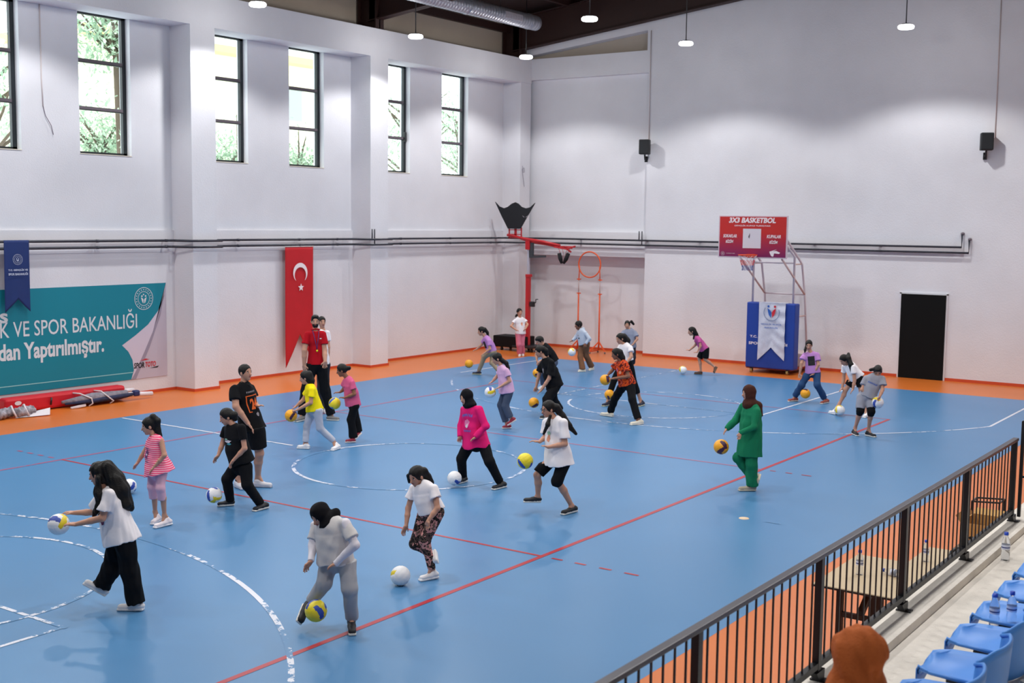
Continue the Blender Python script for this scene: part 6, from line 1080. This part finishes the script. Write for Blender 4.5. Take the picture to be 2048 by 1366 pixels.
{"id":"farright","H":1.3,"pitch":25,"hair":{"t":"long","pts":[[-0.161,0.23,1.099,0.06],[-0.129,0.184,1.003,0.05],[-0.097,0.139,0.928,0.03]],"pts2":[[-0.183,0.209,0.951,0.025],[-0.191,0.221,0.875,0.012]]},"top":{"c":"magenta","loose":0.015,"sl":0.45,"slr":0.065},"bot":{"c":"black","r":[0.09,0.085,0.08],"e":0.42},"shoe":"brown","J":{"hd":[-0.192,0.274,1.071],"nk":[-0.131,0.187,0.943],"sa":[-0.204,0.054,0.871],"ea":[-0.202,0.016,0.718],"wa":[-0.231,0.085,0.57],"ta":[-0.284,0.16,0.569],"sb":[0.002,0.234,0.86],"eb":[0.011,0.257,0.717],"wb":[-0.088,0.371,0.586],"tb":[-0.138,0.443,0.602],"pa":[-0.047,-0.058,0.646],"ka":[-0.056,-0.047,0.387],"na":[0.075,-0.236,0.217],"qa":[-0.02,-0.274,0.076],"la":[0.109,-0.285,0.201],"pb":[0.047,0.058,0.609],"kb":[-0.003,0.145,0.389],"nb":[0.025,0.103,0.097],"qb":[-0.035,0.252,0.025],"lb":[0.034,0.064,0.03],"hm":[-0.003,0.004,0.616]},"root":[3.894,5.815,0.0],"F":[-0.643,0.766,-0.0],"D":29.5,"label":"small girl in a magenta T-shirt and black shorts lunging by the far orange border"},
{"id":"jeans","H":1.42,"pitch":30,"hair":{"t":"pony","pts":[[-0.088,0.126,1.168,0.028],[-0.116,0.131,1.111,0.022],[-0.119,0.135,1.06,0.016]]},"top":{"c":"lilac","loose":0.03,"sl":0.6,"slr":0.075},"bot":{"c":"jeans","r":[0.085,0.07,0.068],"e":1.0},"shoe":"brick","J":{"hd":[-0.055,0.078,1.21],"nk":[-0.032,0.046,1.065],"sa":[0.015,-0.089,1.015],"ea":[-0.037,-0.134,0.813],"wa":[-0.083,-0.05,0.609],"ta":[-0.113,-0.006,0.592],"sb":[-0.069,0.166,1.003],"eb":[-0.163,0.179,0.834],"wb":[-0.179,0.207,0.597],"tb":[-0.176,0.203,0.53],"pa":[0.031,-0.079,0.634],"ka":[-0.091,-0.147,0.4],"na":[0.112,-0.23,0.115],"qa":[-0.059,-0.23,0.025],"la":[0.222,-0.282,0.03],"pb":[-0.031,0.079,0.627],"kb":[-0.125,0.173,0.375],"nb":[-0.039,0.34,0.13],"qb":[-0.176,0.444,0.025],"lb":[0.014,0.304,0.03],"hm":[0.005,-0.008,0.631]},"root":[1.109,1.987,0.0],"F":[-0.94,-0.342,-0.0],"D":25.0,"label":"girl in blue jeans and lilac T-shirt, legs wide apart"},
{"id":"bending","H":1.5,"pitch":60,"hair":{"t":"pony","pts":[[-0.096,0.137,1.211,0.03],[-0.143,0.117,1.131,0.05],[-0.162,0.057,1.011,0.05],[-0.17,0.034,0.904,0.03]]},"top":{"c":"white","loose":0.02,"sl":0.45,"slr":0.06},"bot":{"c":"black","r":[0.085,0.075,0.06],"e":0.3},"shoe":"white","J":{"hd":[-0.142,0.203,1.093],"nk":[-0.078,0.111,1.007],"sa":[-0.179,-0.006,0.971],"ea":[-0.186,-0.035,0.708],"wa":[-0.223,-0.02,0.538],"ta":[-0.252,0.022,0.456],"sb":[0.003,0.257,0.933],"eb":[0.004,0.249,0.712],"wb":[-0.052,0.253,0.519],"tb":[-0.085,0.3,0.463],"pa":[-0.046,-0.071,0.76],"ka":[-0.064,-0.136,0.5],"na":[0.01,-0.202,0.183],"qa":[-0.172,-0.24,0.025],"la":[0.044,-0.245,0.03],"pb":[0.046,0.071,0.723],"kb":[-0.024,0.19,0.498],"nb":[-0.043,0.293,0.22],"qb":[-0.019,0.504,0.025],"lb":[-0.133,0.317,0.03],"hm":[0.013,-0.019,0.749]},"root":[0.005,0.679,0.0],"F":[-0.799,0.602,-0.0],"D":23.4,"label":"girl in a white T-shirt and black shorts bending deep with a hanging ponytail"},
{"id":"kneepads","H":1.45,"pitch":60,"hair":{"t":"bun","pts":[[0.083,-0.084,1.19,0.03],[0.055,-0.044,1.179,0.03]],"top":1},"top":{"c":"greytee","loose":0.03,"sl":0.6,"slr":0.075},"bot":{"c":"greytee","r":[0.088,0.08,0.075],"e":0.33},"shoe":"dark","pads":1,"J":{"hd":[0.109,-0.155,1.158],"nk":[0.094,-0.134,1.079],"sa":[0.129,-0.253,1.036],"ea":[0.046,-0.27,0.848],"wa":[-0.087,-0.266,0.735],"ta":[-0.094,-0.256,0.692],"sb":[0.021,0.039,1.022],"eb":[-0.065,0.051,0.831],"wb":[-0.038,-0.067,0.675],"tb":[-0.005,-0.114,0.652],"pa":[0.022,-0.068,0.697],"ka":[-0.08,-0.129,0.466],"na":[0.044,-0.055,0.135],"qa":[-0.003,-0.204,0.025],"la":[0.07,-0.0,0.03],"pb":[-0.022,0.068,0.689],"kb":[-0.112,0.052,0.466],"nb":[0.031,0.179,0.133],"qb":[-0.079,0.092,0.025],"lb":[0.067,0.232,0.03],"hm":[0.014,-0.02,0.7]},"root":[-2.151,-0.255,0.0],"F":[-0.94,-0.342,-0.0],"D":21.1,"label":"child in a grey T-shirt and shorts with black knee pads holding a white ball"}]
BALLS = [
[[-16.27,2.626,0.813],0.1,"w","white volleyball held in both hands by the curly-haired person at the left",3],
[[-12.828,6.1,0.1],0.1,"w","white and yellow ball half hidden behind the long curly hair",8],
[[-12.721,4.54,0.182],0.101,"w","white ball in the air at the feet of the girl all in black",15],
[[-15.305,0.238,0.2],0.1,"y","yellow and blue volleyball at the foot of the girl in grey sweatpants",11],
[[-13.769,0.551,0.101],0.101,"w","white volleyball on the floor before the girl in camouflage leggings",29],
[[-9.83,2.911,0.129],0.1,"w","white and yellow ball at the foot of the girl in the hot pink sweater",36],
[[-10.51,1.26,0.684],0.102,"y","yellow and blue volleyball in the air before the girl with glasses",43],
[[-7.731,-0.129,0.62],0.105,"o","orange and purple ball bouncing below the hand of the girl in green",50],
[[-9.251,6.679,0.55],0.1,"o","orange ball held low by the girl in the yellow T-shirt",57],
[[-8.331,6.594,0.649],0.1,"y","yellow and blue ball below the hands of the girl in the dusty pink T-shirt",64],
[[0.044,10.131,0.286],0.1,"o","orange ball bouncing near the far left border beside the girl in khaki trousers",71],
[[-5.682,5.328,0.662],0.1,"w","white ball below the hand of the girl in the pale pink T-shirt",78],
[[-1.237,7.304,0.416],0.1,"o","orange ball half hidden behind the girl in the loose black T-shirt",85],
[[-3.932,5.568,0.247],0.1,"o","orange ball bouncing below the hands of the girl in the loose black T-shirt",92],
[[2.332,8.667,0.487],0.102,"w","white ball bouncing beside the child in the pale hoodie",99],
[[-3.608,4.187,0.772],0.1,"o","orange and purple ball gripped by the girl in the orange patterned shirt",106],
[[-2.086,4.982,0.253],0.1,"o","orange ball between the legs behind the girl in the orange patterned shirt",113],
[[3.594,6.243,0.114],0.1,"w","white ball rolling at the far border before the small girl in magenta",120],
[[0.974,2.071,0.202],0.103,"o","orange ball bouncing between the legs of the girl in jeans",127],
[[-0.207,0.903,0.112],0.1,"w","white and blue ball at the foot of the deeply bending girl",134],
[[-2.178,-0.473,0.627],0.103,"w","white volleyball held before the knees of the child with knee pads",141]]
for (loc, rad, kind, lab, seed) in BALLS: volleyball(loc, rad, kind, seed, lab)
_w, _k = (240, 236, 238), mat('print_black', (18, 18, 24), .7)
def pm(n, c): return mat('print_'+n, c, .7)
ink = dict(w=pm('white', (230, 228, 230)), o=pm('orange', (226, 96, 20)), r=pm('dark_red', (140, 24, 24)), bl=pm('blue', (52, 92, 176)), lb=pm('sky_blue', (90, 110, 200)), g=pm('grey', (140, 132, 138)), gr=pm('mint', (150, 200, 176)), pe=pm('peach', (222, 150, 120)), pu=pm('plum', (112, 24, 70)), pk=pm('pink', (226, 120, 168)), vi=pm('violet', (110, 60, 110)), k=_k, tq=pm('teal', (60, 150, 170)))
DB = {}
for s in PEOPLE:
    root, top, fr = build_person(s, s['label']); DB[s['id']] = (root, top, fr); i = s['id']; sh = []
    if i == 'curly': sh = [(*blob2(.02, -.02, .035, .04, rnd=.5), ink['k']), (*blob2(-.03, -.05, .03, .035, rnd=.5, seed=3), ink['pu']), (*blob2(.055, -.07, .03, .035, rnd=.4, seed=5), ink['pu'])]
    if i == 'pinkstripe': sh = [(*marks2(5, .09, .025, 0, .06), ink['vi']), (*blob2(0, -.01, .035, .055, rnd=.7), ink['vi']), (*blob2(0, -.005, .015, .02), ink['w']), (*marks2(6, .08, .02, 0, -.1), ink['vi'])]
    if i == 'blackgirl': sh = [(*blob2(.0, .05, .07, .018, rnd=.6), ink['w']), (*blob2(.02, .02, .05, .012, rnd=.6, seed=4), ink['tq']), (*blob2(-.03, .08, .04, .01, rnd=.6, seed=4), ink['gr'])]
    if i == 'coach24':
        sh = [(*txt2('24', .13, .15, 0, -.02, .05), ink['o']), (*marks2(8, .17, .026, 0, .145), ink['g']), (*blob2(0, -.17, .025, .028, rnd=.6), ink['g'])]
        for a in ((-.11, -.098, -.13, .10), (.098, .11, -.13, .10), (-.11, .11, .088, .10), (-.11, -.07, -.13, -.118)): sh.append((*rect2(*a), ink['o']))
        r_ = fr['nk']
        mb = MB(); mb.tube([Vector(fr['nk']+fr['L']*.055+fr['S']*.02), Vector(fr['nk']+fr['Dp']*.1-fr['S']*.05), Vector(fr['nk']+fr['Dp']*.145-fr['S']*.1), Vector(fr['nk']+fr['Dp']*.1-fr['S']*.05-fr['L']*.02), Vector(fr['nk']-fr['L']*.055+fr['S']*.02)], .004, _k, 5); mb.build('neck_cord', root)
    if i == 'pinkhijab': sh = [(*marks2(7, .2, .045, 0, .1, .02), ink['lb']), (*blob2(0, .0, .05, .06, rnd=.4), ink['pk']), (*blob2(0, -.03, .03, .03, rnd=.4), ink['w']), (*marks2(6, .16, .03, 0, -.1), ink['lb'])]
    if i == 'glasses':
        sh = [(*blob2(0, .05, .035, .03, rnd=.4), ink['gr']), (*blob2(0, -.01, .028, .05, rnd=.5, seed=2), ink['pe'])]
    if i == 'coachred': sh = [(*blob2(.08, .13, .02, .008), ink['w'])]
    if i == 'pinktee': sh = [(*marks2(4, .06, .02, .02, .07), ink['vi'])]
    if i == 'lilacleft': sh = [(*rect2(-.05, .05, -.08, .09), ink['k'])]
    if i == 'jeans': sh = [(*rect2(-.065, .075, -.08, .11), ink['k'])]
    if i == 'hoodie': sh = [(*blob2(.0, .05, .02, .02, rnd=.5), ink['g']), (*blob2(.02, -.02, .03, .015, rnd=.5, seed=7), ink['k'])]
    if i == 'kneepads': sh = [(*marks2(8, .17, .035, 0, .03), ink['bl'])]
    if i == 'blackfront': sh = [(*blob2(0, .03, .03, .05, rnd=.6), ink['g'])]
    if i == 'plaid': sh = [(*blob2(-.03, .05, .03, .035), ink['pk']), (*blob2(.06, .0, .03, .03, rnd=.3), ink['pe'])]
    if i == 'standfar': sh = [(*blob2(.0, .02, .03, .05, rnd=.5), ink['pe'])]
    if i == 'farright': sh = [(*blob2(.0, .03, .03, .04, rnd=.5), ink['vi'])]
    if sh: print_on(top, fr, root, sh)
    if s.get('glasses'):
        hl, hf, hu = fr['AX']; hd = fr['hd']; k = fr['hk']; mb = MB()
        for q in (-1, 1):
            c = hd+hl*q*.031*k+hf*.088*k+hu*.006*k
            mb.tube([Vector(c+hl*.02*math.cos(2*PI*j/12)+hu*.015*math.sin(2*PI*j/12)) for j in range(12)], .0025, _k, 5, closed=True)
            mb.tube([Vector(c+hl*q*.02), Vector(hd+hl*q*.076*k+hf*.0+hu*.005)], .002, _k, 5)
        mb.tube([Vector(hd+hl*.011+hf*.092*k+hu*.008), Vector(hd-hl*.011+hf*.092*k+hu*.008)], .002, _k, 5); mb.build('glasses', root)
    if s.get('lanyard'):
        nk, L, Dp, S = fr['nk'], fr['L'], fr['Dp'], fr['S']; e = nk+Dp*.165-S*.34; mb = MB()
        for q in (-1, 1): mb.tube([Vector(nk+L*q*.06+S*.02), Vector(nk+L*q*.045+Dp*.11-S*.06), Vector(nk+L*q*.02+Dp*.155-S*.2), Vector(e)], .006, pm('lanyard', (40, 44, 110)), 5)
        ln = mb.build('lanyard', root); mb = MB(); mb.cyl(Vector(e-S*.0), Vector(e-S*.035), .016, pm('whistle', (226, 214, 30)), 10); mb.build('whistle', ln)
# seated onlooker in the stand, seen from behind at the bottom edge
def onlooker():
    root = empty('person', (-17.84, -5.55, 1.14), 0, 'person in an orange brown head scarf seated in the stand at the bottom photo edge', 'person')
    F = nv(np.array([.25, .97, 0])); Lx = nv(np.cross(np.array([0, 0, 1.]), F)); Z = np.array([0, 0, 1.]); AX = (Lx, F, Z); SK = skin(False); h = .008
    hd = np.array([-.02, .02, .67]); hf = nv(F+np.array([0, 0, -.15])); AH = frame(hf, Z)
    b = SDF(h); b.ell(hd+Z*.02, AH, (.073, .09, .09), 0); b.ell(hd-Z*.04+F*.02, AH, (.055, .064, .075), .03); b.cone(hd+AH[1]*.08, hd+AH[1]*.1-Z*.03, .008, .013, .008)
    b.cone(hd-Z*.06, hd-Z*.2, .045, .05, .02); b.cone(hd-Z*.27+Lx*.15, hd-Z*.27-Lx*.15, .06, .06, .04); b.cone(hd-Z*.28, np.array([0, 0, .17]), .13, .13, .04, F, .7)
    for q in (-1, 1):
        hp = Lx*q*.09+Z*.18; kn = hp+F*.42+Z*.02; an = kn+F*.06-Z*.42; b.cone(hp, kn, .075, .055, .03); b.cone(kn, an, .052, .036, .02)
        s_ = hd-Z*.26+Lx*q*.17; e = s_+F*.12-Z*.24+Lx*q*.03; w_ = e+F*.2-Z*.04-Lx*q*.08; b.cone(s_, e, .045, .036, .02); b.cone(e, w_, .036, .024, .02)
        b.box(w_+F*.04, (Lx, F, Z), (.036, .045, .014), .012, .01)
        for i, fx in enumerate((-.027, -.009, .009, .027)): b.cone(w_+F*.08+Lx*fx, w_+F*(.13-.008*abs(i-1.5))+Lx*fx*1.2-Z*.02, .009, .008, .004)
        b.cone(w_+F*.03-Lx*q*.03, w_+F*.09-Lx*q*.055, .01, .009, .005)
    V, Q = b.mesh(); ex = []
    for q in (-1, 1):
        v, f = ellv(hd+AH[0]*q*.03+AH[1]*.076+Z*.008, AH, (.0125, .006, .0065)); ex.append((v, f, 1)); v, f = ellv(hd+AH[0]*q*.03+AH[1]*.08+Z*.008, AH, (.006, .0045, .006)); ex.append((v, f, 2))
    npmesh('body', V, Q, root, [SK, mat('eye_white'), mat('eye_dark')], extra=ex)
    HS = mat('scarf_rust', (182, 96, 48), .8, noise=.06, nscale=7, bump=.4, bscale=90, spec=.2); g = SDF(h)
    g.ell(hd+Z*.022-F*.02, AH, (.104, .124, .12), 0); g.ell(hd-Z*.06-F*.01, AH, (.088, .09, .1), .04); g.cone(hd-Z*.08-F*.02, hd-Z*.2-F*.02, .085, .11, .04); g.cone(hd-Z*.2+Lx*.1, hd-Z*.2-Lx*.1, .085, .085, .05)
    g.cone(hd-Z*.2-F*.08, hd-Z*.42-F*.12, .09, .05, .05); g.cone(hd-Z*.1-Lx*.05-F*.06, hd-Z*.34-Lx*.14-F*.08, .06, .05, .03); g.cone(hd-Z*.09+Lx*.04+F*.04, hd-Z*.3+Lx*.1+F*.08, .05, .05, .03)
    g.ell(hd+F*.12-Z*.015, AH, (.055, .07, .078), 0, 's'); V, Q = g.mesh(.009, 24, 8); npmesh('head_scarf', V, Q, root, [HS])
    g = SDF(h); g.cone(hd-Z*.27+Lx*.155, hd-Z*.27-Lx*.155, .075, .075, .05); g.cone(hd-Z*.28, np.array([0, 0, .1]), .155, .17, .04, F, .74, fb=True)
    for q in (-1, 1): s_ = hd-Z*.26+Lx*q*.17; e = s_+F*.12-Z*.24+Lx*q*.03; w_ = e+F*.2-Z*.04-Lx*q*.08; g.cone(s_, e, .065, .055, .03); g.cone(e, w_, .055, .04, .02, fb=True)
    V, Q = g.mesh(.006, 20, 2); npmesh('coat', V, Q, root, [cloth('charcoal')])
    g = SDF(h); g.ell(np.array([0, 0, .17]), AX, (.18, .14, .1), .03)
    for q in (-1, 1): hp = Lx*q*.09+Z*.18; kn = hp+F*.42+Z*.02; an = kn+F*.06-Z*.42; g.cone(hp, kn, .09, .07, .03); g.cone(kn, an, .07, .06, .03, fb=True)
    V, Q = g.mesh(.004, 25, 2); npmesh('trousers', V, Q, root, [cloth('black')])
    for q in (-1, 1):
        an = Lx*q*.09+F*.48-Z*.22; g = SDF(h); g.cone(an-F*.04-Z*.06, an+F*.16-Z*.065, .038, .035, .02, Z, .7); g.cone(an-Z*.05, an+Z*.01, .04, .042, .02); V, Q = g.mesh(); npmesh('shoe', V, Q, root, [mat('shoe_dark', (18, 20, 28), .6)])
onlooker()
